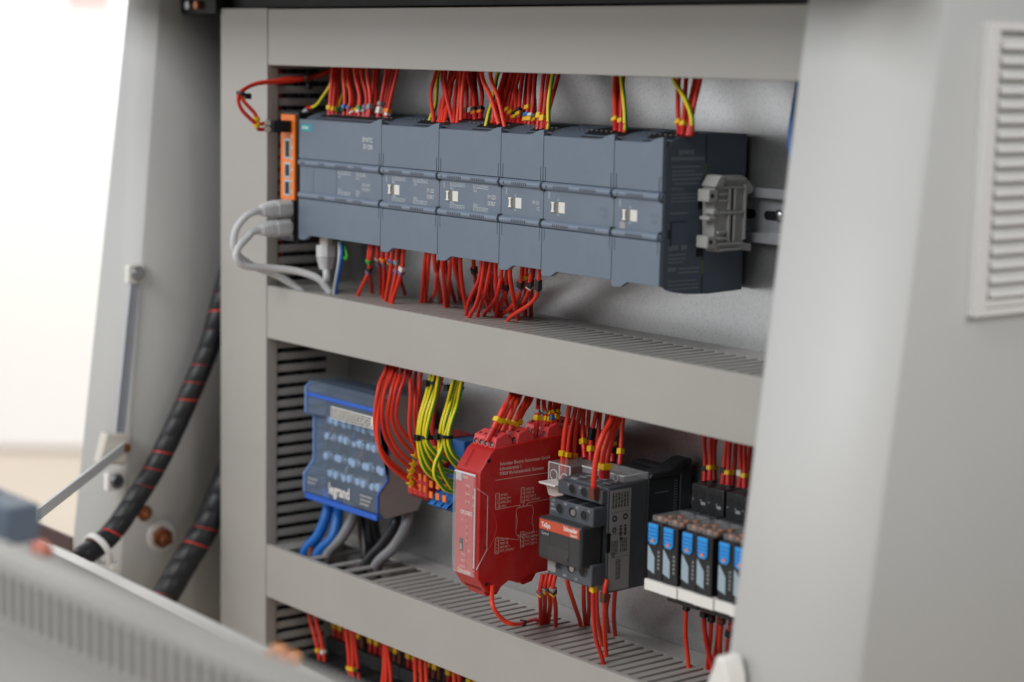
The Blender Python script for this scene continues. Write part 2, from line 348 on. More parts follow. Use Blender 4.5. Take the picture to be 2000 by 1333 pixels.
# fittings on the left flange
def lug(name, px, label):
    p = aX(*px, -172.5); t = thing(name, label, 'bracket', (p.x, p.y, p.z-9))
    b = MB(); b.prism([(p.y-7, p.z-8), (p.y+5, p.z-8), (p.y+9, p.z-6), (p.y+9, p.z+8), (p.y-5, p.z+8), (p.y-7, p.z+6)], 'x', -172, -165); b.build('plate', M_WHITE, t, bevel=1.2)
    b = MB(); b.cyl((-165, p.y+2, p.z), (1, 0, 0), 5, 2, 18); b.ring((-165, p.y+2, p.z), (1, 0, 0), 6.4, 3, .8); b.build('bolt', M_STEEL, t, bevel=.5)
lug('rail_bracket', (257, 534), 'small white bolted bracket at the top of the left slide rail')
lug('rail_bracket', (216, 938), 'small white bolted bracket below the stay arm pivot on the left wall')
a1, a2 = aX(256, 548, -172), aX(221, 900, -172)
b = MB()
for (dy0, dy1, dx0, dx1) in ((-3.4, -2.6, 0, 3), (-2.6, 4.6, 0, 1.4), (4.6, 5.4, 0, 3)):
    b.add([(-169+dx, a.y+dy, a.z) for a in (a1, a2) for dx, dy in ((dx0, dy0), (dx1, dy0), (dx1, dy1), (dx0, dy1))], [(0, 1, 2, 3), (7, 6, 5, 4), (0, 4, 5, 1), (1, 5, 6, 2), (2, 6, 7, 3), (3, 7, 4, 0)])
tag(b.build('slide_rail', M_SLIDE, bevel=.3), 'shiny zinc slide rail running down the left cabinet wall', 'rail')
pv = aX(238, 872, -160); t = thing('stay_arm', 'flat steel stay arm with cream pivot block on the left wall', 'stay arm', (-165, pv.y, pv.z-15))
b = MB(); b.prism([(pv.y-22, pv.z-13), (pv.y+4, pv.z-16), (pv.y+9, pv.z+9), (pv.y-15, pv.z+13)], 'x', -170, -158); b.build('pivot_block', M_OFFW, t, bevel=2)
e1 = Vector((-155.5, pv.y, pv.z)); e2 = CAM+ray(70, 1008)*1420
dv = (e2-e1).normalized(); up_ = Vector((0, 0, 1)); wd = (up_-dv*up_.dot(dv)).normalized()*4.2; th = dv.cross(wd).normalized()*1.4
b = MB(); b.add([e+s1*wd+s2*th for e in (e1-dv*5, e2) for s1, s2 in ((-1, -1), (1, -1), (1, 1), (-1, 1))], [(0, 1, 2, 3), (7, 6, 5, 4), (0, 4, 5, 1), (1, 5, 6, 2), (2, 6, 7, 3), (3, 7, 4, 0)])
b.build('arm', M_ZINC, t, bevel=.5)
b = MB(); b.cyl((-153, pv.y, pv.z), (1, 0, 0), 3.6, 3, 14); b.build('pivot_pin', M_COPPER, t, bevel=.5)
for px, r_, lab in (((315, 1048), 9, 'large copper coloured bolt with white washer on the left wall'), ((283, 1003), 4.5, 'small copper coloured bolt beside the wrapped cable on the left wall')):
    p = aX(*px, -168); t = thing('wall_bolt', lab, 'bolt', tuple(p))
    b = MB(); b.ring((-168.8, p.y, p.z), (1, 0, 0), r_*1.5, r_*.7, 1.4, 24); b.build('washer', M_WHITE if r_ > 6 else M_COPPER, t, bevel=.4)
    b = MB(); b.cyl((-168, p.y, p.z), (1, -.25, 0), r_, r_*.9, 6); b.cyl((-168+r_*.8, p.y-r_*.2, p.z), (1, -.25, 0), r_*.5, r_*1.1, 16); b.build('stud', M_COPPER, t, bevel=.6)
# ------------------------------------------------------------------ wire ducts
PITCH, SLOT = 9.7, 3.4
FY0, FY1 = 4.5, 58
def duct(label, x0, x1, z0, z1, axis, sides, skip=(), slot=SLOT):
    t = thing('wire_duct', label, 'wire duct', ((x0+x1)/2, PLATE, z0))
    W = 1.8
    base = MB(); cov = MB()
    if axis == 'x':
        base.box(x0, x1, PLATE-2.2, PLATE-.2, z0+1, z1-1)
        for s_ in (0, 1):
            zz = z1-1-W if s_ else z0+1
            base.box(x0, x1, FY1, PLATE-2.2, zz, zz+W)
        cov.box(x0-.5, x1, -1, .9, z0, z1); cov.box(x0-.5, x1, .9, 4.4, z1-1.3, z1); cov.box(x0-.5, x1, .9, 4.4, z0, z0+1.3)
    else:
        base.box(x0+1, x1-1, PLATE-2.2, PLATE-.2, z0, z1)
        for s_ in (0, 1):
            xx = x1-1-W if s_ else x0+1
            base.box(xx, xx+W, FY1, PLATE-2.2, z0, z1)
        cov.box(x0, x1, -1.6, .9, z0, z1); cov.box(x1-1.3, x1, .9, 9, z0, z1); cov.box(x0, x0+1.3, .9, 9, z0, z1)
    base.build('channel', M_DUCT, t, bevel=.3); cov.build('cover', M_LID, t, bevel=.7, segs=3)
    a0, a1_ = (x0, x1) if axis == 'x' else (z0, z1)
    n = int((a1_-a0)/PITCH); proto = {}
    for s_ in sides:
        for i in range(n):
            if s_ == 1 and i in skip: continue
            a = a0+i*PITCH+slot/2
            if s_ not in proto:
                w = PITCH-slot; pr = [(0, FY1), (0, FY0+2.6), (1.2, FY0+.6), (2.4, FY0), (w-2.4, FY0), (w-1.2, FY0+.6), (w, FY0+2.6), (w, FY1)]
                b = MB(); pos0 = a
                if axis == 'x':
                    zz = z1-1-W if s_ else z0+1; b.prism([(a+q[0], q[1]) for q in pr], 'z', zz, zz+W)
                else:
                    xx = x1-1-W if s_ else x0+1; b.prism([(q[1], a+q[0]) for q in pr], 'x', xx, xx+W)
                proto[s_] = (b.build('finger', M_DUCT, t, bevel=.4), a)
            else:
                o, p0 = proto[s_]; d = a-p0
                link_copy(o, t, (d, 0, 0) if axis == 'x' else (0, 0, d))
    return t
ZM0, ZM1, ZL0, ZL1, ZT0, ZT1 = -140, -97.7, -352.5, -309, 76.2, 119.8
XE = 556
dT = duct('grey slotted wire duct across the top above the controllers', -40.4, XE, ZT0, ZT1, 'x', (0, 1))
dM = duct('grey slotted wire duct across the middle below the controllers', -40.4, XE, ZM0, ZM1, 'x', (0, 1))
dL = duct('grey slotted wire duct across the bottom below the red relay', -40.4, XE, ZL0, ZL1, 'x', (0, 1), skip=(2, 3, 4, 6, 7, 9, 11, 13))
dV = duct('tall vertical grey slotted wire duct at the left', -111.5, -41, -520, 120.5, 'z', (0, 1), slot=4.0)

# ------------------------------------------------------------------ DIN rails
def rail(label, x0, x1, zc):
    pr = [(PLATE-.2, 11), (PLATE-.2, -11), (PLATE-1.3, -11), (PLATE-1.3, -12.2)]
    b = MB()
    prof_ = [(79.6, -12.5), (79.6, 12.5), (73.6, 12.5), (73.6, 17.5), (72.5, 17.5), (72.5, 11.4), (78.4, 11.4), (78.4, -11.4), (72.5, -11.4), (72.5, -17.5), (73.6, -17.5), (73.6, -12.5)]
    b.prism([(y, zc+z) for y, z in prof_], 'x', x0, x1)
    t = thing('din_rail', label, 'rail', ((x0+x1)/2, 79.6, zc)); b.build('profile', M_RAIL, t, bevel=.25)
    sl = MB(); x = x0+12
    while x+18 < x1:
        pts = [(x+3+3*math.cos(a), zc+3*math.sin(a)) for a in [math.pi/2+k*math.pi/6 for k in range(7)]]+[(x+15+3*math.cos(a), zc+3*math.sin(a)) for a in [-math.pi/2+k*math.pi/6 for k in range(7)]]
        sl.prism(pts, 'y', 78.2, 78.38); x += 25
    sl.build('slot', M_DARK, t)
    return t
rail('zinc mounting rail beside the end clamp behind the grey controllers', -38, 556, -10)
rail('zinc mounting rail behind the red relay and the contactor', -38, 556, -219)
for px in ((1520, 422),):
    p = aY(*px, 77); t = thing('rail_screw', 'round screw head in the mounting rail slot right of the end clamp', 'screw', (p.x, 78, p.z))
    b = MB(); b.sphere((p.x, 78, p.z), 4, 14, (1, .6, 1)); b.build('head', M_STEEL, t)

# ------------------------------------------------------------------ controllers
def scurve(x0, x1, z0, z1, n=8): return [(lerp(x0, x1, i/n), lerp(z0, z1, (1-math.cos(math.pi*i/n))/2)) for i in range(n+1)]
BODY = [(5, -54), (5, 33), (9, 37), (16, 39.8), (26, 41.4), (45, 42), (75, 41), (75, -59), (60, -59), (44, -56), (30, -53), (8, -52)]
SIDE = [(5, -54), (5, 33), (9, 37), (16, 39.8), (26, 41.4), (45, 42), (75, 41.05), (75, -59.2), (45, -60.2), (26, -59.4), (14, -57.6), (8, -55.8)]
def module(name, label, x0, w, kind):
    t = thing(name, label, 'controller', (x0+w/2, 75, -60), 'grey controller modules on the upper rail')
    a, c = x0+.25, x0+w-.25
    b = MB(); b.prism(BODY, 'x', a, c); b.build('body', M_PLCD, t, bevel=.5)
    b = MB(); b.prism([(8, 36.4), (16, 40.15), (26, 41.75), (34, 42.05), (34, 40), (8, 34)], 'x', a+w*(.12 if kind == 'cpu' else .42), c-1.6); b.build('terminal_opening', M_DARK, t)
    g = MB(); nt_ = int(w*.75/4.8)
    for i in range(nt_): g.cyl((a+w*.2+i*4.8+2, 17, 40.3), (0, 0, 1), 1.1, .35, 8)
    g.build('terminal_screw', M_STEEL, t)
    e = [2.0, 2.5]
    ht = 35.6; pk = 39.6; up = scurve(c-min(w*.36, 17), c-1.5, ht, pk-.4)
    poly = [(a, 5.6), (a+e[0], 5.6), (a+e[0], 15), (a+e[1], 15), (a+e[1], 5.6), (c-e[1], 5.6), (c-e[1], 15), (c-e[0], 15), (c-e[0], 5.6), (c, 5.6), (c, pk)]+up[::-1]+[(a+.6, ht), (a, ht-.5)]
    if name == 'controller_module': poly = [(a, 5.6)]+poly[5:]
    b = MB(); b.prism(poly, 'y', 1.6, 4.8); b.build('upper_door', M_PLC, t, bevel=.25)
    lb = -57.2; lf = -53.4; wl = min(w*.36, 17)
    lo = scurve(a+4+ (wl-8), a+4+wl, lb, lf)
    lo = scurve(a+wl*.45, a+wl, lb, lf)
    poly = [(a, -25.6), (a+e[0], -25.6), (a+e[0], -34), (a+e[1], -34), (a+e[1], -25.6), (c-e[1], -25.6), (c-e[1], -34), (c-e[0], -34), (c-e[0], -25.6), (c, -25.6), (c, lf)]+lo[::-1]+[(a+3, lb-.3), (a+.6, lb+.2), (a, lb+1)]
    if name == 'controller_module': poly = [(a, -25.6)]+poly[5:]
    b = MB(); b.prism(poly, 'y', 1.6, 4.8); b.build('lower_door', M_PLC, t, bevel=.25)
    b = MB(); b.box(a, c, 2.6, 4.9, -20.2, .3); b.build('label_panel', M_PLC, t, bevel=.15)
    for zc in (2.6, -22.6):
        pr = [(4.9, zc-2.75), (2.2, zc-2.75), (.7, zc-2.2), (-.2, zc-1), (-.3, zc+.3), (.3, zc+1.6), (1.6, zc+2.6), (4.9, zc+2.75)]
        b = MB(); b.prism(pr, 'x', a+1.2, c-1.2); bar = b.build('indicator_bar', M_PLCB, t, bevel=.3)
        b = MB(); pr2 = [(4.9, zc-2.4), (2.6, zc-2.4), (1.4, zc), (2.6, zc+2.4), (4.9, zc+2.4)]; b.prism(pr2, 'x', a, a+1.2); b.prism(pr2, 'x', c-1.2, c); b.build('bar_end', M_PLC, bar)
        led = MB()
        def leds(x, n, st=2.05):
            for i in range(n): led.box(x+i*st, x+i*st+.8, -.42, .4, zc-1.1, zc+.75)
        if kind == 'cpu':
            if zc > 0: leds(x0+5.5, 3)
            leds(x0+31, 4); leds(x0+53, 8); leds(x0+77, 6)
        elif w > 50:
            if zc > 0: leds(x0+5.2, 1)
            leds(x0+13, 8); leds(x0+39.5, 8)
        else:
            if zc > 0: leds(x0+5.2, 1)
            leds(x0+14.5, 8)
        led.build('indicator_window', M_LED, bar)
    y = 2.52; T = lambda s, sz, x, z, al='LEFT', m=M_PRINT, sx=.8, bd=0.0: text(t, s, sz, (x, y, z), FX, FZ, m, al, sx, bd)
    def scale_(x, z, labels, head, up_):      # numbered scale printed next to the indicators
        n = len(labels); st = 2.05; ln = MB(); wv = n*st
        lz = z-2.6 if up_ else z+2.6
        ln.box(x-.3, x+wv, y-.03, y, lz-.12, lz+.12)
        for i in range(n+1): ln.box(x-.3+i*st, x-.12+i*st, y-.03, y, min(lz, z), max(lz, z)+.2)
        ln.build('printed_scale', M_PRINT, t)
        for i, c_ in enumerate(labels): T(c_, 2.6, x+.2+i*st, z-2.0 if up_ else z+.1, sx=.75, bd=.012)
        T(head, 2.5, x, lz-2.6 if up_ else lz+.7, sx=.8, bd=.01)
    N8 = '01234567'
    if kind == 'cpu':
        te = MB(); te.box(x0+3.5, x0+17.5, 1.42, 1.6, 26.8, 32.2); te.build('brand_plate', M_TEAL, t)
        text(t, 'SIEMENS', 3.0, (x0+4.3, 1.38, 28.4), FX, FZ, M_WHITE, 'LEFT', .82, .02)
        for i, s_ in enumerate(('SIMATIC', 'S7-1200')): text(t, s_, 5.0, (x0+99, 1.5, 22-i*5.2), FX, FZ, M_PRINT, 'RIGHT', .72, .01)
        scale_(x0+53, -1.2, N8, 'DI a', True); scale_(x0+77, -1.2, '012345', 'DI b', True)
        scale_(x0+53, -19.5, N8, 'DQ a', False); scale_(x0+77, -19.5, '01', 'DQ b', False)
        for i, s_ in enumerate(('CPU 1214C', 'DC/DC/RLY')): T(s_, 3.1, x0+95, -11-i*3.3, 'RIGHT', sx=.68)
        T('X1', 2.4, x0+34, -17, m=M_PRINTD); T('P1', 2.4, x0+34, -14.4, m=M_PRINTD)
        for i, s_ in enumerate(('RUN/STOP', 'ERROR', 'MAINT')): text(t, s_, 2.1, (x0+7+i*2.6, y, -1.5), (0, 0, -1), FX, M_PRINTD, 'LEFT', .8)
        g = MB(); g.box(x0+19, x0+19.35, 2.45, 2.6, -20, .2); g.box(x0+50.5, x0+50.85, 2.45, 2.6, -20, .2); g.build('panel_joint', M_PLCD, t)
    else:
        wn = MB(); wn.box(x0+8.6, x0+15.8, 2.3, 2.6, -14.6, -7.1); wn.build('lever_window', M_WIN, t)
        wn = MB(); wn.box(x0+8.3, x0+9.1, 2.25, 2.62, -14.6, -7.1); wn.build('window_edge', M_DARK, t)
        lv = MB(); lv.box(x0+9.6, x0+11.6, 1.4, 2.4, -14.0, -7.7); lv.box(x0+9.2, x0+12.4, 1.2, 2.4, -8.5, -7.5); lv.box(x0+9.2, x0+12.4, 1.2, 2.4, -14.2, -13.2); lv.build('bus_lever', M_WHITE, t, bevel=.2)
        pk_ = MB(); pk_.prism([(x0+15.8, 2.55), (x0+15.8, 4.0), (x0+22, 2.35), (x0+22, 2.55)][::-1], 'z', -14.4, -7.3)
        pk_ = MB(); pk_.add([(x0+15, 2.3, -14.4), (x0+22, 2.4, -14.4), (x0+22, 2.4, -7.3), (x0+15, 2.3, -7.3), (x0+15, 2.6, -14.4), (x0+22, 2.6, -14.4), (x0+22, 2.6, -7.3), (x0+15, 2.6, -7.3)], [(0, 1, 2, 3), (7, 6, 5, 4), (0, 4, 5, 1), (1, 5, 6, 2), (2, 6, 7, 3), (3, 7, 4, 0)])
        pk_.build('lever_pocket', M_WHTM, t)
        text(t, 'DIAG', 2.3, (x0+5, y, -1.4), (0, 0, -1), FX, M_PRINT, 'LEFT', .8)
        if kind == 'dio':
            scale_(x0+13, -1.2, N8, 'DI a', True); scale_(x0+39.5, -1.2, N8, 'DI b', True)
            scale_(x0+13, -19.5, N8, 'DQ a', False); scale_(x0+39.5, -19.5, N8, 'DQ b', False)
            for i, s_ in enumerate(('SM 1223', 'DC/RLY')): T(s_, 4.0, x0+64, -10.2-i*4.4, 'RIGHT', sx=.62, bd=.01)
        else:
            k2 = {'a3': ('SM 1231', 'TC', x0+41), 'a4': ('SM 1231', 'RTD', x0+64), 'a5': ('SM 1234', 'AI/AQ', x0+41)}[kind]
            for i in range(2): T(k2[i], 3.4, k2[2], -10.4-i*4, 'RIGHT', sx=.62, m=M_PRINTD if kind != 'a3' else M_PRINT)
            ln = MB(); ln.box(x0+15, x0+36, y-.03, y, -4.1, -3.9); ln.box(x0+15, x0+36, y-.03, y, -17.2, -17); ln.build('printed_scale', M_PRINTD, t)
            T('AI', 2.3, x0+14.5, -6.6, m=M_PRINT); T('AI', 2.3, x0+14.5, -16.4, m=M_PRINT)
            for i in range(4): T('0123'[i], 2.2, x0+16+i*3, -3.4, m=M_PRINTD); T('0123'[i], 2.2, x0+16+i*3, -19.6, m=M_PRINTD)
        if kind == 'a5':
            s_ = MB(); s_.box(x0+6, x0+11, y-.05, y, -19.6, -15.6); s_.build('sticker', M_LABEL, t)
    nz = MB(); nz.box(c-1.5, c+.2, 1.0, 2.6, -.9, .25); nz.box(c-1.5, c+.2, 1.0, 2.6, -20.3, -19.4)
    nz.box(a-.2, a+1.5, 1.0, 2.6, -.9, .25) if kind != 'cpu' else None
    nz.box(a-.2, a+1.5, 1.0, 2.6, -20.3, -19.4) if kind != 'cpu' else None
    nz.build('joint_notch', M_DARK, t)
    return t
MODS = [('controller_module', 'wide grey controller with teal brand plate at the left end of the row', 110, 'cpu'),
        ('expansion_module', 'grey expansion module right beside the wide controller', 70, 'dio'),
        ('expansion_module', 'second wide grey expansion module with crisp white numbering', 70, 'dio'),
        ('expansion_module', 'narrow grey expansion module in the middle of the row', 45, 'a3'),
        ('expansion_module', 'wide grey expansion module without wires on its underside', 70, 'a4'),
        ('expansion_module', 'narrow grey expansion module at the right end beside the clamp', 45, 'a5')]
x = 0.0; MX = []
for nm, lb_, w, k in MODS:
    MX.append((x, module(nm, lb_, x, w, k))); x += w
last = MX[-1][1]; b = MB(); b.prism(SIDE, 'x', 408.4, 409.72); b.build('side_plate', M_PLCD, last, bevel=.3)
last = MX[-1][1]                               # print on the exposed right side of the last module
pl = MB(); xs = 409.76
for (y0, y1, z0, z1) in ((9, 38, 25, 27), (10, 34, 20.5, 21.5), (10, 30, 17.8, 18.8), (10, 37, 15.4, 16.4), (10, 36, 12.8, 13.8), (12, 34, 10, 11), (10, 20, 6.8, 7.6), (10, 36, 3.4, 4.2), (10, 38, 1.2, 2), (10, 37, -1, -.2), (9, 25, -8.4, -7.4),
                         (9, 17, -31, -28), (20, 25, -31, -28), (9, 24, -34.5, -33.5), (9, 24, -37, -36), (9, 22, -39.2, -38.4), (9, 16, -44.4, -42), (18, 36, -43.4, -42.4), (18, 36, -46, -45), (9, 34, -51, -50.2), (9, 36, -53.6, -52.8), (9, 36, -56, -55.2)):
    y = y0
    while y < y1:
        q = random.uniform(1.2, 3.2); pl.box(xs-.1, xs+.03, y, min(y+q, y1), z0, z1 if z1-z0 < 1.4 else z1); y += q+.5
pl.build('side_print', mat('side_print', (122, 128, 134), .6, var=0), last)
text(last, 'SIEMENS', 4.0, (xs+.05, 15, 28.6), SX, FZ, mat('side_print_bold', (140, 146, 152), .6, var=0), 'LEFT', .9, .02)
g = MB(); g.box(xs-.1, xs+.15, 38.6, 39.2, -60, 41); g.build('side_seam', M_DARK, last)
for z0 in (14, -47):
    g = MB(); g.box(xs-.1, xs+.2, 38.4, 39.4, z0, z0+9); g.build('latch_mark', mat('yellow_green_mark', (96, 110, 30), .5, var=0), last)
g = MB()
for (y0, z0) in ((33, -6), (33, -36)): g.box(xs-.1, xs+.2, y0, y0+6, z0, z0+6)
for (y0, y1, z0, z1) in ((10, 24, -13.6, -13), (10, 11, -29, -13.6), (8, 9.5, -24, -18)): g.box(xs-.1, xs+.12, y0, y1, z0, z1)
g.build('side_recess', M_DARK, last)

# ------------------------------------------------------------------ end clamp
t = thing('end_clamp', 'grey plastic end clamp on the rail right of the controllers', 'clamp', (417, 72, -30))
X0, X1 = 411.5, 424
b = MB(); b.prism([(38, 15), (60, 15.5), (66, 12), (70, 8), (70, 5), (62, 2), (62, -27), (70, -28), (70, -33), (58, -31), (40, -32.5), (36, -27), (35, 8)], 'x', X0, X1-2); b.build('body', M_CLIP, t, bevel=.6)
r_ = MB()
for (y0, y1, z0, z1) in ((37, 61, 12.6, 14.4), (37, 60, 7.6, 9), (38, 46, 3.6, 5), (38, 46, -.4, 1), (46.5, 48.5, -6, 8.6), (51.5, 53, -6, 8.6), (38, 61, -8.4, -6.6), (46.5, 48.5, -26, -9), (51.5, 53, -26, -9), (38, 46, -20.5, -19), (38, 46, -24.6, -23), (37, 60, -28, -26.4), (60.6, 62.4, -25, 10), (40, 58, -31.6, -30.2)):
    r_.box(X1-2.05, X1, y0, y1, z0, z1)
r_.build('rib', M_CLIP, t, bevel=.3)
d_ = MB()
for (y0, y1, z0, z1) in ((48.5, 51.5, -6, 8), (48.5, 51.5, -25, -9.5)): d_.box(X1-2.2, X1-1.9, y0, y1, z0, z1)
d_.build('slot', M_DARK, t)
for z_ in (3.5, -25.5):
    b = MB(); b.box(X0+3, X1+.5, 28, 36, z_-3.8, z_+3.8); lugp = b.build('lug', M_CLIP, t, bevel=.6)
    b = MB(); b.cyl((X1+.45, 31, z_), (1, 0, 0), 1.5, .2, 10); b.build('hole', M_DARK, lugp)
b = MB(); b.box(X0+4, X1, 29, 36, -12, -9.6); b.box(X0+4, X1, 33, 38, -8.5, -5); b.build('hook', M_CLIP, t, bevel=.8)
b = MB(); b.prism([(33, 9), (38, 16), (43, 16), (40, 9)], 'x', X0+.5, X1+.6); b.build('head', M_CLIP, t, bevel=.6)

# ------------------------------------------------------------------ orange network switch
t = thing('network_switch', 'slim orange fronted network switch left of the grey controller', 'network switch', (-17, 72, -62))
sx0, sx1 = -29, -7.5
b = MB(); b.box(sx0, sx1, 6, 72, -61, 40.5); b.build('housing', M_BLACK, t, bevel=.6)
b = MB(); b.box(sx0+.3, sx1-1.6, 3.4, 5.9, -28, 38.5); b.build('front_panel', M_ORANGE, t, bevel=.5)
for (z0, z1) in ((4, 20), (-11, 1.5), (-25, -12)):
    b = MB(); b.box(sx0+6, sx1-6.2, 2.8, 5, z0, z1); p = b.build('port', M_RAIL, t, bevel=.3)
    b = MB(); b.box(sx0+7.6, sx1-7.8, 2.7, 4.4, z0+1.6, z1-1.8); b.build('port_cavity', mat('port_dark', (10, 26, 20), .5, var=.3), p)
b = MB(); b.box(sx0+2, sx1-1.6, 3.2, 5.9, -60, -28.4); b.build('lower_panel', M_BLACK, t, bevel=.4)
b = MB()
for i in range(10): b.box(sx1-5.2, sx1-3.6, 2.9, 3.6, -57+i*8.6, -54.8+i*8.6)
b.build('indicator', M_OFFW, t)
b = MB(); b.cyl((-17, 20, 40.5), (0, 0, 1), 4.2, 1.2, 18); b.sphere((-17, 20, 41.8), 3.4, 12, (1, 1, .7)); b.build('earth_screw', M_STEEL, t)

# ------------------------------------------------------------------ wires
def pe_mats(n): return [1 if k in (4, 5, 9, 0) else 0 for k in range(n)]
def band(b, p, d, r, h):                       # a square snap-on marker round a wire
    d = Vector(d).normalized(); u = Vector((1, 0, 0)); u = (u-d*u.dot(d)).normalized(); w = d.cross(u)
    vs = []
    for t_ in (-h/2, h/2):
        vs += [Vector(p)+d*t_+u*(sx_*r)+w*(sy_*r) for sx_, sy_ in ((-1, -1), (1, -1), (1, 1), (-1, 1))]
    b.add(vs, [(0, 1, 2, 3), (7, 6, 5, 4), (0, 4, 5, 1), (1, 5, 6, 2), (2, 6, 7, 3), (3, 7, 4, 0)])
def wire(path, label, m=M_WIRE, r=1.55, name='wire', group=None, pe=False, marks=(), ferr=None, cat='wire', n=10, ins=6, dig=None):
    if m is M_WIRE and not pe: m = random.choice(M_WIRES); r *= random.uniform(.93, 1.06)
    path = [Vector(p) for p in path]
    for k_ in range(2, len(path)-2): path[k_] = path[k_]+Vector((random.uniform(-.5, .5), random.uniform(-.5, .5), 0))
    P = spline(path, ins); b = MB()
    root = P[-1]
    t = thing(name, label, cat, tuple(root), group)
    if pe: b.tube(P, r, n, pe_mats(n)); b.build('insulation', [M_YEL, M_GREEN], t, smooth=60)
    else: b.tube(P, r, n); b.build('insulation', m, t, smooth=60)
    Ls = [0]
    for i in range(1, len(P)): Ls.append(Ls[-1]+(P[i]-P[i-1]).length)
    def at_(s_):                               # point and direction at a distance from the end of the wire
        s_ = max(0, Ls[-1]-s_)
        for i in range(1, len(P)):
            if Ls[i] >= s_:
                q = (s_-Ls[i-1])/max(1e-6, Ls[i]-Ls[i-1]); return P[i-1].lerp(P[i], q), (P[i]-P[i-1]).normalized()
        return P[-1], (P[-1]-P[-2]).normalized()
    if ferr:
        f = MB(); p0, d0 = at_(0); p1, d1 = at_(ferr); f.tube([p1, p1.lerp(p0, .12), p0], r*1.08, n, r2=r*1.28); f.build('ferrule', M_FERR, t, smooth=60)
    for (s_, mk, h) in marks:
        f = MB(); p0, d0 = at_(s_); band(f, p0, d0, r*1.32, h); mo = f.build('marker', MK[mk], t, bevel=.35)
        if dig and mk in 'ywe':
            text(mo, dig, h*.95, p0+Vector((-.9, -r*1.4, -h*.3)), FX, FZ, M_BLKM, 'LEFT', .8, name='digit')
    return t
def bundle(rows, where, group, **k):
    rows = sorted(rows, key=lambda q: q[0][1][0] if isinstance(q[0][0], (int, float)) else q[0][0][0])
    for i, q in enumerate(rows):
        path, kw = q; kw = {**k, **kw}; c_ = kw.pop('cname', 'red')
        o_ = ORD[i] if i < 20 else 'far right'
        lab = f"{o_} {'' if i == 0 else 'from left '}{c_} wire {where}"
        wire(path, lab, group=group, **kw)

# -- wires from the top duct down into the upper terminals. pixel (top, middle, bottom), depth at top and bottom
def drop(x1, y1, x2, y2, xm=None, ym=None, Ya=30, Yb=17, **kw):
    a = aY(x1, y1, Ya); e = aY(x2, y2, Yb)
    pts = [a+Vector((0, 4, 20)), a]
    if xm: pts.append(aY(xm, ym, (Ya+Yb)/2))
    pts += [e+(a-e).normalized()*4, e]
    return (pts, kw)
DR = lambda *a, **k: drop(*a, **k)
y_ = [(7.5, 'y', 3.2)]
CPUW = [DR(650, 135, 643, 228, Ya=24, Yb=16, marks=y_, ferr=8), DR(656, 135, 650, 229, Ya=27, Yb=17, marks=[(7, 'y', 3)], ferr=8), DR(663, 137, 656, 229, Ya=32, Yb=19, marks=[(6.5, 'g', 4)], ferr=7),
        DR(671, 136, 672, 230, 674, 190, Ya=22, marks=[(8.5, 'b', 3), (5.6, 'k', 2.4)], ferr=8), DR(678, 136, 680, 230, 684, 190, Ya=25, marks=[(7.6, 'v', 3)], ferr=8), DR(684, 138, 688, 231, 690, 195, Ya=38, marks=[(8, 'o', 3), (5.4, 'w', 2)], ferr=8),
        DR(693, 136, 702, 231, 702, 190, Ya=22, marks=[(8, 'g', 3), (5.4, 'w', 2.4)], ferr=8), DR(700, 138, 696, 231, 700, 190, Ya=36, marks=[(8, 'y', 3)], ferr=8), DR(706, 138, 711, 232, 716, 190, Ya=24, marks=[(9, 'v', 3), (6, 'e', 2.4)], ferr=8),
        DR(717, 138, 721, 233, 722, 190, Ya=22, marks=[(9.6, 'e', 4)], ferr=10), DR(731, 139, 716, 232, 725, 190, Ya=26, marks=[(8, 'e', 3)], ferr=9), DR(738, 139, 733, 233, 736, 190, Ya=40, Yb=22, marks=[(6.5, 'w', 5)], ferr=7),
        DR(755, 139, 738, 234, 746, 190, Ya=24, marks=[(7, 'w', 5), (12, 'e', 3)], ferr=7), DR(762, 140, 744, 234, 752, 195, Ya=34, Yb=20, marks=[(7, 'w', 4.6)], ferr=7), DR(776, 140, 754, 235, 764, 185, Ya=23, marks=[(7, 'o', 3.4), (4.4, 'w', 2.2)], ferr=8), DR(769, 141, 750, 235, 757, 195, Ya=30, Yb=20, marks=[(7, 'o', 3)], ferr=8)]
bundle(CPUW, 'entering the top of the wide controller', 'wires into the wide controller')
wire([aY(690, 140, 42)+Vector((0, 0, 15)), aY(688, 145, 42), aY(668, 190, 34), aY(660, 226, 24)], 'green and yellow earth wire behind the red bunch over the wide controller', pe=True, name='earth_wire', r=1.4)
wire([aY(660, 120, 30), aY(646, 165, 24), aY(632, 188, 20), aY(617, 207, 18), aX(600, 212, -17)], 'green and yellow earth wire running down to the screw on the network switch', pe=True, name='earth_wire', r=1.4, ferr=10)
S1W = []
def fan(specs, where, grp, Ya, Yb, **k):
    rows = []
    for q in specs:
        kw = dict(q[6]) if len(q) > 6 else {}
        rows.append(drop(q[0], q[1], q[2], q[3], q[4], q[5], Ya=kw.pop('Ya', Ya), Yb=kw.pop('Yb', Yb), **{**k, **kw}))
    bundle(rows, where, grp)
D = dict
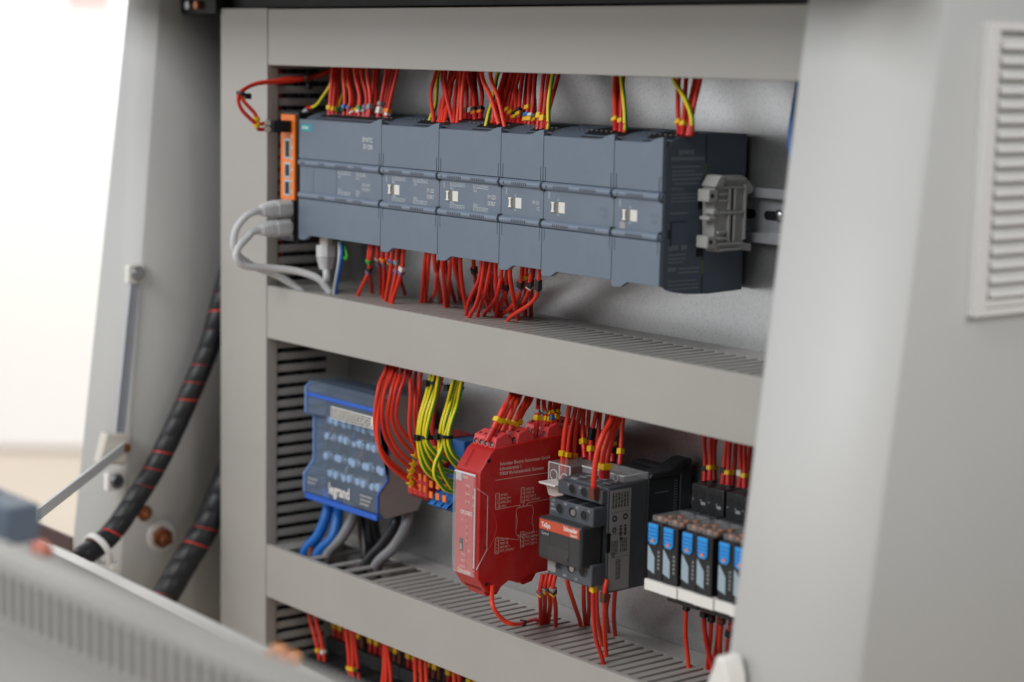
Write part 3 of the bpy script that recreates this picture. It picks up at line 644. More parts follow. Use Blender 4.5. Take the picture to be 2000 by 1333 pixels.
fan([(852, 140, 846, 240, 842, 185), (864, 142, 860, 242, 867, 185, D(Ya=34)), (870, 142, 884, 242, 870, 175), (880, 142, 863, 241, 872, 190, D(Ya=38)), (886, 142, 868, 242, 878, 185, D(Ya=40)), (891, 142, 855, 240, 865, 195, D(Ya=36)), (896, 143, 886, 242, 888, 195, D(Ya=34)),
     (901, 143, 893, 242, 898, 190), (908, 143, 900, 236, 902, 190, D(Ya=24)), (915, 144, 928, 236, 926, 185, D(Ya=36, Yb=26, marks=[(9, 'k', 3), (6.4, 'o', 2.4)], ferr=9)), (922, 144, 919, 235, 922, 190, D(Ya=42, Yb=28, marks=[(8, 'w', 4)], ferr=8)), (912, 144, 911, 235, 912, 185, D(Ya=44, Yb=28, marks=[(8, 'n', 4)], ferr=8))],
    'entering the top of the first expansion module', 'wires into the first expansion module', 28, 15)
fan([(936, 145, 938, 234, 942, 185, D(Ya=40, Yb=27, marks=[(9, 'k', 3), (6.4, 'o', 2.4)], ferr=9)), (928, 145, 934, 234, 930, 190, D(Ya=46, Yb=30, marks=[(8, 'w', 4)], ferr=8)), (941, 145, 975, 244, 958, 190, D(Ya=20)), (958, 146, 987, 252, 972, 195, D(Ya=20)), (985, 146, 961, 242, 974, 185, D(Ya=34)), (990, 147, 968, 242, 978, 190, D(Ya=40)),
     (998, 147, 975, 236, 985, 190, D(Ya=36, Yb=24)), (1003, 147, 982, 236, 992, 190, D(Ya=42, Yb=26))],
    'crossing above the second expansion module', 'wires into the second expansion module', 28, 15)
fan([(1006, 148, 990, 245, 994, 200, D(marks=[(12, 'y', 3)])), (1013, 148, 997, 245, 1000, 205, D(marks=[(10, 'y', 3)])), (1009, 148, 1004, 246, 1008, 200, D(Ya=40, marks=[(9, 'k', 3), (6.5, 'y', 2.6)])), (1021, 148, 1013, 246, 1016, 200, D(marks=[(9, 'y', 3), (12, 'k', 2.6)])), (1030, 149, 1021, 247, 1026, 200, D(Ya=44, marks=[(10, 'k', 5)])), (1036, 149, 1027, 247, 1032, 205, D(Ya=36, marks=[(5, 'y', 3), (8.4, 'b', 3), (14, 'y', 3)])), (1045, 149, 1034, 247, 1040, 205, D(Ya=34, marks=[(5, 'y', 3), (8, 'w', 2.4)])), (1040, 149, 1043, 248, 1044, 205, D(Ya=48, marks=[(6, 'y', 3)]))],
    'tagged behind the narrow middle module', 'wires into the narrow middle module', 38, 26, ferr=6)
fan([(1062, 150, 1050, 254, 1055, 205, D(marks=[(10, 'y', 4)], Ya=24)), (1072, 150, 1058, 254, 1066, 205, D(marks=[(8, 'y', 4)], Ya=26)), (1090, 151, 1062, 253, 1078, 195, D(Ya=36))], 'in the trio left of the wide bare module', 'wires into the wide bare module', 28, 15, ferr=8)
wire([aY(1083, 130, 22), aY(1079, 150, 22), aY(1073, 200, 18), aY(1071, 245, 15), aY(1069, 254, 15)], 'green and yellow earth wire in the trio over the wide bare module', pe=True, name='earth_wire', r=1.5, ferr=6)
fan([(1202, 154, 1203, 258, 1200, 205, D(marks=[(9.5, 'y', 3)])), (1209, 154, 1210, 258, 1208, 205, D(Ya=34, Yb=19)), (1217, 154, 1212, 259, 1213, 205, D(marks=[(8, 'y', 3)], Ya=26))], 'above the right part of the wide bare module', 'wires into the right of the wide bare module', 30, 16, ferr=8)
wire([aY(1213, 135, 22), aY(1214, 155, 22), aY(1219, 205, 18), aY(1221, 245, 15), aY(1220, 259, 15)], 'green and yellow earth wire over the right part of the wide bare module', pe=True, name='earth_wire', r=1.5, ferr=6)
fan([(1326, 157, 1327, 264, 1325, 215, D(marks=[(9.5, 'y', 3)])), (1340, 157, 1333, 265, 1338, 210, D(marks=[(8, 'y', 3)])), (1357, 158, 1340, 265, 1346, 210, D(Ya=34, Yb=19)), (1367, 158, 1344, 266, 1356, 205, D(Ya=26))], 'above the module at the right end', 'wires into the right end module', 30, 16, ferr=8)
wire([aY(1312, 140, 22), aY(1318, 160, 22), aY(1336, 192, 17), aY(1350, 225, 14), aY(1352, 250, 14), aY(1350, 264, 14)], 'bent green and yellow earth wire above the module at the right end', pe=True, name='earth_wire', r=1.5, ferr=6)
wire([aY(862, 130, 36), aY(855, 150, 34), aY(851, 205, 26), aY(843, 225, 20), aY(836, 246, 15)], 'green and yellow earth wire left of the bunch over the first expansion module', pe=True, name='earth_wire', r=1.4)
wire([aY(976, 135, 34), aY(970, 152, 33), aY(962, 195, 26), aY(954, 225, 18), aY(948, 252, 14)], 'green and yellow earth wire amid crossing wires over the second expansion module', pe=True, name='earth_wire', r=1.5)

# -- wires from the lower terminals down into the middle duct
def rise(pts, Yt=14, **kw):                    # pixels from module to duct top; the last one lies on the duct top
    e = aZ(*pts[-1], ZM1); a = aY(*pts[0], Yt); n = len(pts); out = [a+Vector((0, 2, 12)), a]
    for i, p in enumerate(pts[1:-1]): out.append(aY(*p, lerp(a.y, e.y, (i+1)/(n-1))))
    out += [e, e+(e-out[-1]).normalized()*12+Vector((0, 0, -8))]
    return (out, kw)
LOW = 'into the middle duct'
def risers(specs, where, grp):
    rows = [rise(q[0], **(q[1] if len(q) > 1 else {})) for q in specs]
    rows = sorted(rows, key=lambda q: q[0][1].x)
    for i, (p, kw) in enumerate(rows):
        mk = kw.pop('mk', ()); yt = p[1]
        Ltot = sum((p[j]-p[j-1]).length for j in range(1, len(p)))
        marks = [(Ltot-12-s_, c_, h_) for s_, c_, h_ in mk]
        wire(p, f"{ORD[i]} {'' if i == 0 else 'from left '}red wire {where}", group=grp, marks=marks, **kw)
risers([([(720, 500), (720, 530), (700, 576)], D(mk=[(5, 'g', 4), (14, 'k', 4), (18, 'v', 3)])), ([(725, 500), (724, 530), (726, 571)],), ([(737, 500), (741, 530), (744, 576)], D(mk=[(4, 'e', 3), (9, 'n', 3), (14, 'v', 3)])), ([(747, 500), (751, 528), (749, 582)], D(mk=[(4, 'o', 4), (9, 'v', 3)])), ([(756, 505), (763, 520), (748, 580)], D(mk=[(10, 'y', 3.6)])),
        ([(765, 505), (765, 520), (754, 586)], D(mk=[(3, 'b', 3.4)])), ([(775, 505), (775, 530), (762, 590)], D(mk=[(3, 'e', 4), (12, 'v', 3)])), ([(787, 500), (785, 530), (766, 591)], D(mk=[(12, 'w', 4), (16, 'v', 3)])), ([(782, 505), (783, 545), (791, 575)], D(Yt=24))], 'hanging below the wide controller ' + LOW, 'wires below the wide controller')
risers([([(831, 503), (827, 545), (823, 590)],), ([(838, 503), (834, 545), (831, 588)],), ([(848, 503), (856, 550), (862, 590)],), ([(853, 540), (850, 570), (841, 588)], D(Yt=26)), ([(864, 512), (867, 560), (870, 599)],), ([(880, 512), (877, 560), (875, 597)],), ([(870, 512), (880, 560), (888, 588)], D(Yt=28)), ([(886, 510), (898, 560), (909, 596)],), ([(899, 512), (903, 560), (912, 606)],), ([(893, 512), (896, 560), (898, 585)], D(Yt=30, mk=[(6, 'k', 6)]))], 'hanging below the first expansion module ' + LOW, 'wires below the first expansion module')
risers([([(940, 522), (934, 550), (918, 585), (911, 615)],), ([(945, 522), (940, 560), (930, 595), (917, 619)],), ([(958, 520), (950, 565), (937, 600), (933, 617)],), ([(940, 522), (945, 570), (955, 608)], D(Yt=24)), ([(950, 522), (953, 570), (958, 600)], D(Yt=26)), ([(968, 520), (970, 560), (972, 590), (969, 618)],), ([(925, 515), (930, 560), (926, 588)], D(Yt=32, mk=[(8, 'k', 5), (14, 'n', 3)])), ([(975, 560), (970, 580), (958, 600), (945, 615)], D(Yt=20)), ([(963, 522), (960, 560), (966, 606)], D(Yt=28, mk=[(3, 'v', 3)]))], 'hanging below the second expansion module ' + LOW, 'wires below the second expansion module')
risers([([(979, 530), (981, 560), (990, 592), (1000, 615)],), ([(996, 532), (1000, 565), (1006, 600), (1012, 623)],), ([(989, 540), (988, 570), (978, 595), (976, 617)], D(Yt=22, mk=[(10, 'k', 7)])), ([(1017, 548), (1013, 575), (998, 600), (979, 617)], D(Yt=20, mk=[(4, 'k', 6), (9, 'v', 3)])), ([(1027, 535), (1027, 575), (1026, 617)], D(Yt=22, mk=[(3, 'y', 4)])), ([(1036, 545), (1031, 575), (1015, 600), (999, 615)], D(Yt=14, mk=[(6, 'k', 7), (11, 'w', 3)])), ([(1052, 545), (1050, 575), (1036, 595), (1008, 612), (992, 626)], D(Yt=12, mk=[(5, 'k', 9)])), ([(1040, 545), (1037, 590), (1037, 617)], D(Yt=30))], 'curving below the narrow middle module ' + LOW, 'wires below the narrow middle module')

# ------------------------------------------------------------------ network cables, supply plug
def loft(b, secs):                             # list of (centre, direction, half width, half height)
    n = 0; o = len(b.v)
    for c_, d_, w_, h_ in secs:
        d_ = Vector(d_).normalized(); u = Vector((1, 0, 0)) if abs(d_.x) < .8 else Vector((0, 1, 0)); u = (u-d_*u.dot(d_)).normalized(); w2 = d_.cross(u)
        for a_ in range(12):
            an = 2*math.pi*a_/12; cx, cy_ = math.cos(an), math.sin(an); k_ = 1/max(abs(cx), abs(cy_))**.93
            b.v.append(tuple(Vector(c_)+u*(cx*k_*w_)+w2*(cy_*k_*h_)))
    for i in range(len(secs)-1):
        for k in range(12): b.f.append([o+i*12+k, o+i*12+(k+1) % 12, o+(i+1)*12+(k+1) % 12, o+(i+1)*12+k]); b.m.append(b.cur)
    b.f.append([o+k for k in range(12)]); b.m.append(b.cur); b.f.append([o+(len(secs)-1)*12+k for k in range(12)]); b.m.append(b.cur)
def ethernet(label, plug0, plug1, path, m, ribs):
    d_ = (plug1-plug0); Lp = d_.length; d_ = d_.normalized()
    t = thing('network_cable', label, 'cable', tuple(plug0), 'light grey network cables')
    b = MB(); b.tube(spline([plug1-d_*3]+path, 7), 2.9, 12); b.build('sheath', M_LGREY, t, smooth=60)
    b = MB(); loft(b, [(plug0-d_*3, d_, 5.6, 4), (plug0+d_*7, d_, 5.6, 4)]); b.build('clear_plug', M_OFFW, t, bevel=.4)
    b = MB(); loft(b, [(plug0+d_*(Lp*.16), d_, 6.9, 6.6), (plug0+d_*(Lp*.56), d_, 6.9, 6.6), (plug0+d_*(Lp*.60), d_, 5.4, 5.2), (plug0+d_*(Lp*.92), d_, 4.4, 4.4), (plug0+d_*Lp, d_, 3.4, 3.4)]); bo = b.build('boot', M_LGREY, t)
    b = MB()
    for i in range(ribs):
        q = Lp*(.61+.075*i); w_ = 6.5-i*.42; loft(b, [(plug0+d_*q, d_, w_, w_), (plug0+d_*(q+1.3), d_, w_, w_)])
    b.build('boot_rib', M_LGREY, bo, bevel=.3)
    return t
p0, p1 = aX(574, 405, -16), aX(508, 412, -16)
ethernet('grey network cable looping from the upper of the two side plugs', p0, p1, [p1+Vector((0, -6, -1)), aX(478, 425, -18), aX(460, 452, -20), aX(459, 490, -22), aX(490, 518, -24), aX(540, 538, -22), aX(580, 562, -10), aX(600, 585, 0)], M_LGREY, 5)
p0, p1 = aX(572, 442, -15), aX(507, 450, -15)
ethernet('grey network cable looping from the lower of the two side plugs', p0, p1, [p1+Vector((0, -6, -1)), aX(485, 462, -15), aX(466, 484, -14), aX(462, 505, -13), aX(480, 520, -12), aX(530, 524, -8), aX(580, 530, 2), aX(622, 545, 14), aX(645, 572, 20)], M_LGREY, 5)
p0 = aY(637, 470, 16); p1 = aY(637, 528, 15)
ethernet('grey network cable plugged into the underside of the wide controller', p0, p1, [aY(638, 545, 14), aZ(634, 562, ZM1), aZ(634, 562, ZM1)+Vector((0, 0, -16))], M_LGREY, 5)
wire([aY(668, 474, 14), aY(666, 510, 12), aZ(656, 572, ZM1), aZ(655, 574, ZM1)+Vector((0, 0, -12))], 'thin blue wire beside the upright network plug below the wide controller', m=M_BLUEW, r=1.3)
wire([aY(663, 474, 14), aY(662, 510, 12), aZ(652, 572, ZM1), aZ(651, 574, ZM1)+Vector((0, 0, -12))], 'thin white wire beside the blue wire below the wide controller', m=M_LGREY, r=1.2)
wire([aY(667, 472, 15), aY(669, 495, 14), aY(675, 506, 14), aY(678, 500, 14), aY(673, 478, 16)], 'small looped green and white wire below the wide controller', m=M_GREEN, r=1.2)
t = thing('supply_plug', 'black two pole supply plug in the top of the network switch', 'plug', (-20, 0, 24))
pc = aX(552, 247, -19); b = MB(); b.box(-25, -13, pc.y-12, 3.3, pc.z-4.6, pc.z+4.6); b.build('body', M_BLACK, t, bevel=.5)
for i, z_ in enumerate((2.2, -2.2)):
    b = MB(); b.cyl((-19, pc.y-12, pc.z+z_), (0, -1, 0), 2.2, 5, 12); b.build('pin_socket', M_OFFW, t, bevel=.3)
for i, (dz, mid) in enumerate(((2.2, [(497, 222), (478, 200), (470, 185)]), (-2.2, [(500, 243), (472, 215), (466, 188)]))):
    st = Vector((-19, pc.y-17, pc.z+dz))
    wire([aY(645, 138, 40), aY(610, 152, 26), aX(560, 157+3*i, -22), aX(510, 161+2*i, -24), aX(482, 172, -22), aX(*mid[2], -21), aX(*mid[1], -20), aX(*mid[0], -19), st+Vector((0, -5, 0)), st], ['upper', 'lower'][i]+' red wire looping out to the black supply plug at the top left', group='supply wires', marks=[(9, 'y', 3)], cat='wire')
for k_ in range(2):
    wire([aY(640, 140+3*k_, 44), aY(606, 150+4*k_, 30), aX(560, 154+4*k_, -26), aX(540, 158+3*k_, -30), aX(535, 160, -45)], ['upper', 'lower'][k_]+' short red wire tied behind the supply loop at the top left', group='supply wires')
def tie(label, c, axis, r, head, w=2.4, m=None):
    c = Vector(c); t = thing('cable_tie', label, 'cable tie', tuple(c), 'cable ties')
    b = MB(); b.ring(c, axis, r+1.1, r, w, 18); b.build('strap', m or M_TIE, t, bevel=.3)
    h = Vector(head); b = MB(); q = c+h*(r+2.2)+Vector(axis).normalized()*(w/2); b.box(q.x-2.4, q.x+2.4, q.y-2.2, q.y+2.2, q.z-2.2, q.z+2.2); b.build('head', m or M_TIE, t, bevel=.5)
tp = aX(471, 187, -21); tie('small black cable tie on the red supply loop at the top left', tp, (0, .35, 1), 3.2, (0.2, .9, -.3))
tp = aY(601, 154, 22); tie('black cable tie round the red supply wires under the top duct', tp, (1, .5, .1), 4.2, (0, 0, -1))

# ------------------------------------------------------------------ distribution block (row two, left)
t = thing('distribution_block', 'blue tinted clear distribution block with silver screws at the left', 'terminal block', (45, 70, -262))
bx0, bx1 = -8, 90
sp = [(22, -172), (18, -176), (18, -196), (26, -200), (26, -236), (17, -246), (17, -260), (24, -266), (54, -263), (58, -255), (58, -178), (50, -172)]
b = MB(); b.prism([(max(y, 34), z) for y, z in sp if True], 'x', bx0+1, bx1-1.2); b.build('base', M_BUSA, t, bevel=.8)
b = MB(); b.prism(sp, 'x', bx1-1.2, bx1+.6); b.build('end_plate', M_LEGGREY, t, bevel=.5)
b = MB(); b.prism(sp, 'x', bx0-.6, bx0+1.2); b.build('end_plate', M_CLEARB, t, bevel=.5)
fr = [(22, -172), (17, -176), (17, -197), (25, -201), (25, -236), (16, -246), (16, -261), (22, -266)]
cv = MB(); n_ = len(fr)
cv.add([(xx, y, z) for xx in (bx0-.8, bx1+.2) for y, z in fr], [(i, i+1, n_+i+1, n_+i) for i in range(n_-1)])
cv.add([(xx, 48, -171.2) for xx in (bx0-.8, bx1+.2)]+[(xx, 22, -172) for xx in (bx0-.8, bx1+.2)], [(0, 1, 3, 2)])
cvo = cv.build('clear_cover', M_CLEARB, t, smooth=20)
for z0, y_0 in ((-183.5, 15.8), (-266.5, 15)):
    b = MB(); b.box(bx0-1, bx1+.4, y_0, y_0+2, z0, z0+(3 if z0 > -200 else 4.4)); b.build('blue_band', M_LEGBLUE, t, bevel=.4)
b = MB(); b.prism([(y+.6*(1 if z < -219 else 1), z) for y, z in fr]+[(y-.9, z) for y, z in fr[::-1]], 'x', bx1-.2, bx1+1.2); b.build('cover_rim', M_LEGBLUE, t, bevel=.4)
b = MB(); b.prism([(y+.6, z) for y, z in fr]+[(y-2.2, z) for y, z in fr[::-1]], 'x', bx0-2, bx0-.4); b.build('cover_rim', M_LEGRIM, t, bevel=.4)
for j, (yy, zz) in enumerate(((31, -203), (31, -216), (31, -232), (31, -246))):
    b = MB(); b.box(bx0+8, bx1-3, yy+1.5, yy+4, zz-4.5, zz+4.5); bar = b.build('busbar', M_BUSB if j % 2 else M_BUSA, t, bevel=.4)
    for i in range(13):
        xx = bx0+9+i*6.4
        b = MB(); b.cyl((xx, yy+1.5, zz+.6*(i % 2)), (0, -1, 0), 2.7+.5*((i*7+j) % 3)/2, 3.4+1.6*((i*5+j) % 3)/2, 14); b.build('screw', M_ZINC if (i+j) % 3 else M_STEEL, bar, bevel=.6)
b = MB(); b.box(bx0+2, bx1-2, 33, 34, -262, -174); b.build('inner_plate', mat('block_inner', (26, 34, 52), .6, var=.15, scale=50), t)
lb = MB(); lb.box(bx0+34, bx1-6, 15.9, 16.3, -196.5, -187); lbo = lb.build('rating_label', M_WHTM, t)
lb = MB()
for r0 in range(4):
    xx = bx0+35
    while xx < bx1-9:
        w_ = random.uniform(1, 4); lb.box(xx, min(xx+w_, bx1-7), 15.75, 15.9, -189.4-r0*2.1, -188.1-r0*2.1); xx += w_+1
lb.build('label_print', M_BLKM, lbo)
for k in range(7):                             # short leads seen through the cover
    xx = bx0+16+k*10.5; b = MB(); zt = (-207, -221, -236)[k % 3]
    b.tube(spline([(xx, 31, zt), (xx+random.uniform(-2, 2), 28.5, zt-5), (xx+random.uniform(-4, 4), 31, zt-11)], 4), 1.4, 8); b.build('inner_lead', (M_BROWN, M_BLKW, M_GREYW, M_DBLUE)[k % 4], t, smooth=60)
text(t, 'legrand', 12.4, (bx0+33, 14.8, -256.5), FX, FZ, M_WHITE, 'LEFT', .8, .02)
for i in range(3):
    lb = MB(); lb.box(bx1-22, bx1-6-i*2, 15.1, 15.3, -251-i*3.2, -249.4-i*3.2); lb.build('small_print', M_LABEL, t)
for i in range(2):
    lb = MB(); lb.box(bx0+3, bx0+17-i*3, 15.1, 15.3, -250-i*3.4, -248.6-i*3.4); lb.build('small_print', M_LABEL, t)
def low(pts, Yt, r, m, label, cat='cable'):    # from under a device into the lower duct
    e = aZ(*pts[-1], ZL1); a = aY(*pts[0], Yt); n = len(pts); out = [a+Vector((0, 0, 5)), a]
    for i, p in enumerate(pts[1:-1]): out.append(aY(*p, lerp(a.y, e.y, (i+1)/(n-1))))
    out += [e, e+(e-out[-1]).normalized()*10+Vector((0, 0, -14))]
    return wire(out, label, m=m, r=r, name='cable' if r > 2 else 'wire', cat=cat, n=14 if r > 2 else 10)
low([(640, 965), (640, 1000), (622, 1045), (598, 1074)], 36, 4.4, M_BLUEW, 'front thick blue cable curving down from the distribution block')
low([(660, 970), (660, 1005), (650, 1050), (622, 1080)], 42, 4.4, M_BLUEW, 'rear thick blue cable curving down from the distribution block')
low([(690, 985), (690, 1010), (668, 1050), (640, 1082)], 46, 4.2, M_GREYW, 'left thick grey cable leaving the distribution block')
low([(700, 985), (703, 1010), (705, 1050), (712, 1085)], 56, 2.4, M_BROWN, 'thin brown cable between grey and black cables')
for i, (x1, x2) in enumerate(((708, 712), (720, 722), (733, 737))):
    low([(x1, 990), (x1, 1020), (x2, 1055), (x2+1, 1086-4*i)], 52-4*i, 3.4, M_BLKW, ['leftmost', 'middle', 'rightmost'][i]+' of three upright black cables below the distribution block')
low([(778, 1000), (770, 1030), (745, 1065), (715, 1100)], 48, 4.0, M_BLKW, 'slanting black cable beside the right grey cable')
low([(796, 1000), (792, 1030), (768, 1070), (735, 1103)], 50, 4.2, M_GREYW, 'slanting grey cable right of the black cables')
low([(622, 1045), (615, 1060), (607, 1078)], 40, 2.4, M_BROWN, 'thin brown cable between the two blue cables')

# ------------------------------------------------------------------ terminal blocks between the distribution block and the red relay
def tblock(x0, w, m, label, top, bot, yf, group, wins=True):
    t = thing('terminal_block', label, 'terminal block', (x0+w/2, 70, bot), group)
    b = MB(); b.prism([(yf, bot+4), (yf+6, bot), (68, bot), (68, top), (yf+22, top), (yf+4, top-26), (yf, top-30)], 'x', x0+.15, x0+w-.15); b.build('housing', m, t, bevel=.4)
    b = MB()
    for z_ in (bot+8, bot+16): b.box(x0+w*.25, x0+w*.75, yf-.6, yf+.5, z_, z_+5)
    b.build('release_button', M_TERMO, t, bevel=.3)
    b = MB(); b.box(x0+w*.22, x0+w*.78, yf-.1, yf+.3, bot+22, bot+28); b.box(x0+w*.22, x0+w*.78, yf+8, yf+9, top-20, top-15); b.build('wire_hole', M_DARK, t)
    return t
LB = ['leftmost red feed-through terminal block beside the distribution block', 'second red feed-through terminal block beside the distribution block', 'third red feed-through terminal block beside the distribution block', 'red feed-through terminal block touching the blue one']
for i in range(4): tblock(118+i*6.2, 6.2, M_TERMR, LB[i], -196, -244, 24, 'red terminal blocks')
LB = ['left blue terminal block with orange buttons', 'middle blue terminal block with orange buttons', 'right blue terminal block with orange buttons next to the red relay']
for i in range(3): tblock(143.2+i*8.2, 8, M_TERMB, LB[i], -214, -247, 24, 'blue terminal blocks')
t = thing('terminal_block', 'tall blue terminal block behind the green and yellow wires', 'terminal block', (150, 70, -240))
b = MB(); b.box(136, 158, 46, 70, -240, -197); b.box(150, 172, 60, 72, -240, -199); b.build('housing', M_TERMB, t, bevel=.6)
b = MB(); b.box(140, 144, 45.6, 46, -212, -206); b.build('wire_hole', M_DARK, t)
b = MB(); b.box(135, 139, 42, 46, -226, -204); b.build('release_button', M_TERMO, t, bevel=.4)

def arc(pts, X, label, grp, marks=(), up=22, **k):
    P = [aX(px, py, (X if not isinstance(X, list) else X[i])) for i, (px, py) in enumerate(pts)]
    A = aY(*pts[0], 9+random.uniform(0, 10)); B = aY(lerp(pts[0][0], pts[1][0], .35), lerp(pts[0][1], pts[1][1], .35), lerp(9, P[1].y, .55)) if P[1].y < 4 else None
    return wire([A+Vector((0, 6, up)), A]+([B] if B else [])+P[1:], label, group=grp, marks=marks, **k)
G2 = 'red wires looping to the terminal blocks'
arcs = [([(757, 715), (738, 760), (734, 830), (748, 885), (790, 925), (812, 945)], 138), ([(770, 717), (748, 770), (746, 830), (766, 880), (800, 915), (815, 935)], 140), ([(776, 720), (762, 770), (757, 830), (775, 875), (806, 905), (820, 920)], 141), ([(786, 722), (770, 770), (765, 820), (785, 862), (812, 890), (826, 900)], 142),
        ([(795, 724), (780, 770), (776, 820), (800, 860), (825, 880), (835, 888)], 144), ([(764, 716), (742, 775), (736, 850), (752, 900), (795, 938), (816, 955)], 139)]
for i, (p, X) in enumerate(arcs): arc(p, X, ORD[i]+' red wire looping down beside the distribution block' if i else 'outermost red wire looping down beside the distribution block', G2, marks=[(9, 'y', 4.2)])
for i, (p, X) in enumerate([([(802, 728), (800, 780), (800, 830), (806, 865), (830, 905), (845, 925)], 146), ([(812, 730), (810, 780), (811, 830), (818, 870), (845, 915), (860, 935)], 147), ([(822, 732), (819, 780), (820, 840), (835, 880), (850, 905)], 145), ([(862, 742), (852, 790), (843, 830), (852, 870), (870, 905)], 148), ([(855, 742), (848, 800), (846, 850), (860, 890)], 152)]):
    arc(p, X, ['left', 'second', 'third', 'right', 'rear'][i]+' straight red wire beside the striped earth wires', 'red wires beside the earth wires', marks=[(7, 'y', 3.6)])
G3 = 'striped earth wires'
for i, (p, X) in enumerate([([(842, 735), (832, 775), (820, 815), (816, 862), (826, 910), (850, 935), (884, 950)], 158), ([(848, 736), (838, 775), (826, 815), (822, 862), (834, 905), (860, 930), (890, 942)], 160), ([(853, 738), (845, 775), (832, 815), (828, 860), (842, 895), (868, 918), (892, 925)], 162), ([(857, 739), (850, 775), (838, 815), (834, 858), (850, 885), (872, 900)], 165)]):
    arc(p, X, ORD[i]+' striped green and yellow earth wire in the left tied bundle', G3, pe=True, name='earth_wire', r=1.75)
for i, (p, X) in enumerate([([(886, 745), (874, 790), (862, 830), (858, 880), (862, 915), (880, 950), (890, 962)], 172), ([(892, 746), (880, 790), (868, 830), (864, 875), (852, 905), (850, 930), (868, 955), (888, 962)], 174), ([(897, 747), (888, 790), (876, 830), (870, 860), (876, 890), (895, 915)], 176), ([(902, 748), (893, 790), (882, 830), (876, 860), (884, 885), (898, 900)], 179)]):
    arc(p, X, ORD[i]+' striped green and yellow earth wire in the right tied bundle', G3, pe=True, name='earth_wire', r=1.75)
for i, (px, X, lab) in enumerate((((845, 752), 163, 'upper black cable tie on the left striped earth bundle'), ((828, 858), 161, 'lower black cable tie on the left striped earth bundle'), ((886, 761), 178, 'upper black cable tie on the right striped earth bundle'), ((866, 856), 175, 'lower black cable tie on the right striped earth bundle'))):
    tie(lab, aX(*px, X)+Vector((0, 2, 0)), (.02, .12, 1), 5.0, (-.3, -.85, 0))

# ------------------------------------------------------------------ red safety relay
t = thing('safety_relay', 'red safety relay module with clear front cover and white print', 'relay', (279, 72, -269)); RR = t
rx0, rx1 = 266.4, 292.5
pr = [(-45, -187), (-45, -259), (-37.5, -269.5), (-30, -270), (-18, -264), (-10, -267), (0, -262.5), (20, -262), (40, -266), (66, -262), (72, -240), (72, -195), (66, -169), (20, -168.5), (-32, -171.5), (-36, -174.5)]
b = MB(); b.prism(pr, 'x', rx0, rx1); b.build('housing', M_RED, t, bevel=.8, segs=3)
b = MB(); b.box(rx0+1, rx1-3.2, -45.3, -45, -257, -189); b.build('front_plate', mat('relay_front', (190, 52, 54), .4, var=.04), t)
b = MB(); b.prism([(-45.2, -188.5), (-47.6, -190), (-48, -200), (-48, -247), (-47, -258), (-45.2, -259)], 'x', rx0+.6, rx1-2.6); b.build('clear_cover', M_CLEAR, t, bevel=.6)
b = MB(); b.prism([(-46.5, -198), (-47.2, -198), (-47.2, -252), (-46.5, -252)], 'x', rx1-3, rx1-2); b.prism([(-47, -189.5), (-46, -188.3), (-46, -190)], 'x', rx0+.6, rx1-3)
b.build('cover_edge', M_CLEARE, t, bevel=.15)
b = MB(); b.prism([(-46.8, -197), (-38, -203), (-37.9, -203), (-37.9, -240), (-46.6, -252.6), (-46.8, -252.2), (-38.2, -240), (-38.2, -203.2), (-46.8, -197.4)], 'x', rx1-.1, rx1+.3); b.build('cover_flap_edge', M_CLEARE, t)
b = MB(); b.box(rx0+2, rx0+8, -46.6, -45.2, -195, -189); b.build('hinge_tab', M_CLEARE, t, bevel=.3)
b = MB(); b.prism([(-44.6, -185), (-36.6, -174.2), (-36.9, -174), (-44.9, -184.8)], 'x', rx0+8, rx0+8.5); b.build('seam', M_RED, t)
F = lambda s, sz, x_, z_, al='LEFT', sx=.8, bd=.0: text(t, s, sz, (x_, -45.36, z_), FX, FZ, M_RPRINT, al, sx, bd)
F('Modicon', 3.4, rx0+4, -193, bd=.015)
for i, s_ in enumerate(('PWR', 'RUN', 'COM')): F(s_, 2.7, rx0+16, -198.5-i*5.6, 'RIGHT'); F(('IN', 'EXT', 'SET')[i], 2.7, rx0+22.6, -199.5-i*5.6, 'RIGHT')
F('CPU0802', 4.0, rx0+12.6, -217.6, 'CENTER', .85, .02)
for i in range(4): F('1234'[i], 2.5, rx0+12.5, -222-i*4.6); F('5678'[i], 2.5, rx0+20.5, -223-i*4.6)
F('IN', 2.5, rx0+7.5, -222.2); F('CLR', 2.4, rx0+14, -242.4)
for i, s_ in enumerate(('OSSD', 'REST', 'STATUS')): F(s_, 2.3, rx0+12, -246-i*4.2, 'RIGHT'); F('12', 2.3, rx0+21, -246.4-i*4.2)
F('Schneider', 4.6, rx0+4, -260.6+2.6, 'LEFT', .8, .02)
ld = MB()
for i in range(12): ld.box(rx0+13.4, rx0+14.2, -45.5, -45.3, -200.4-i*4.7, -199.4-i*4.7); ld.box(rx0+20.6, rx0+21.4, -45.5, -45.3, -202-i*4.7, -201-i*4.7)
ld.build('indicator', M_DARK, t)
b = MB(); b.box(rx0+6.4, rx0+9.6, -45.8, -45.3, -243, -234.4); p_ = b.build('switch', M_DARK, t); b = MB(); b.box(rx0+7, rx0+9, -46, -45.6, -242, -238); b.build('slider', M_GRYM, p_)
W_ = lambda s, sz, y, z, al='LEFT', sx=.85, bd=.0: text(t, s, sz, (rx1+.12, y, z), SX, FZ, M_RPRINT, al, sx, bd)
for i, s_ in enumerate(('Schneider Electric Automation GmbH', 'Schneiderplatz 1', '97828 Marktheidenfeld, Germany')): W_(s_, 3.15, -28.2, -183.6-i*3.35, sx=.90, bd=.006)
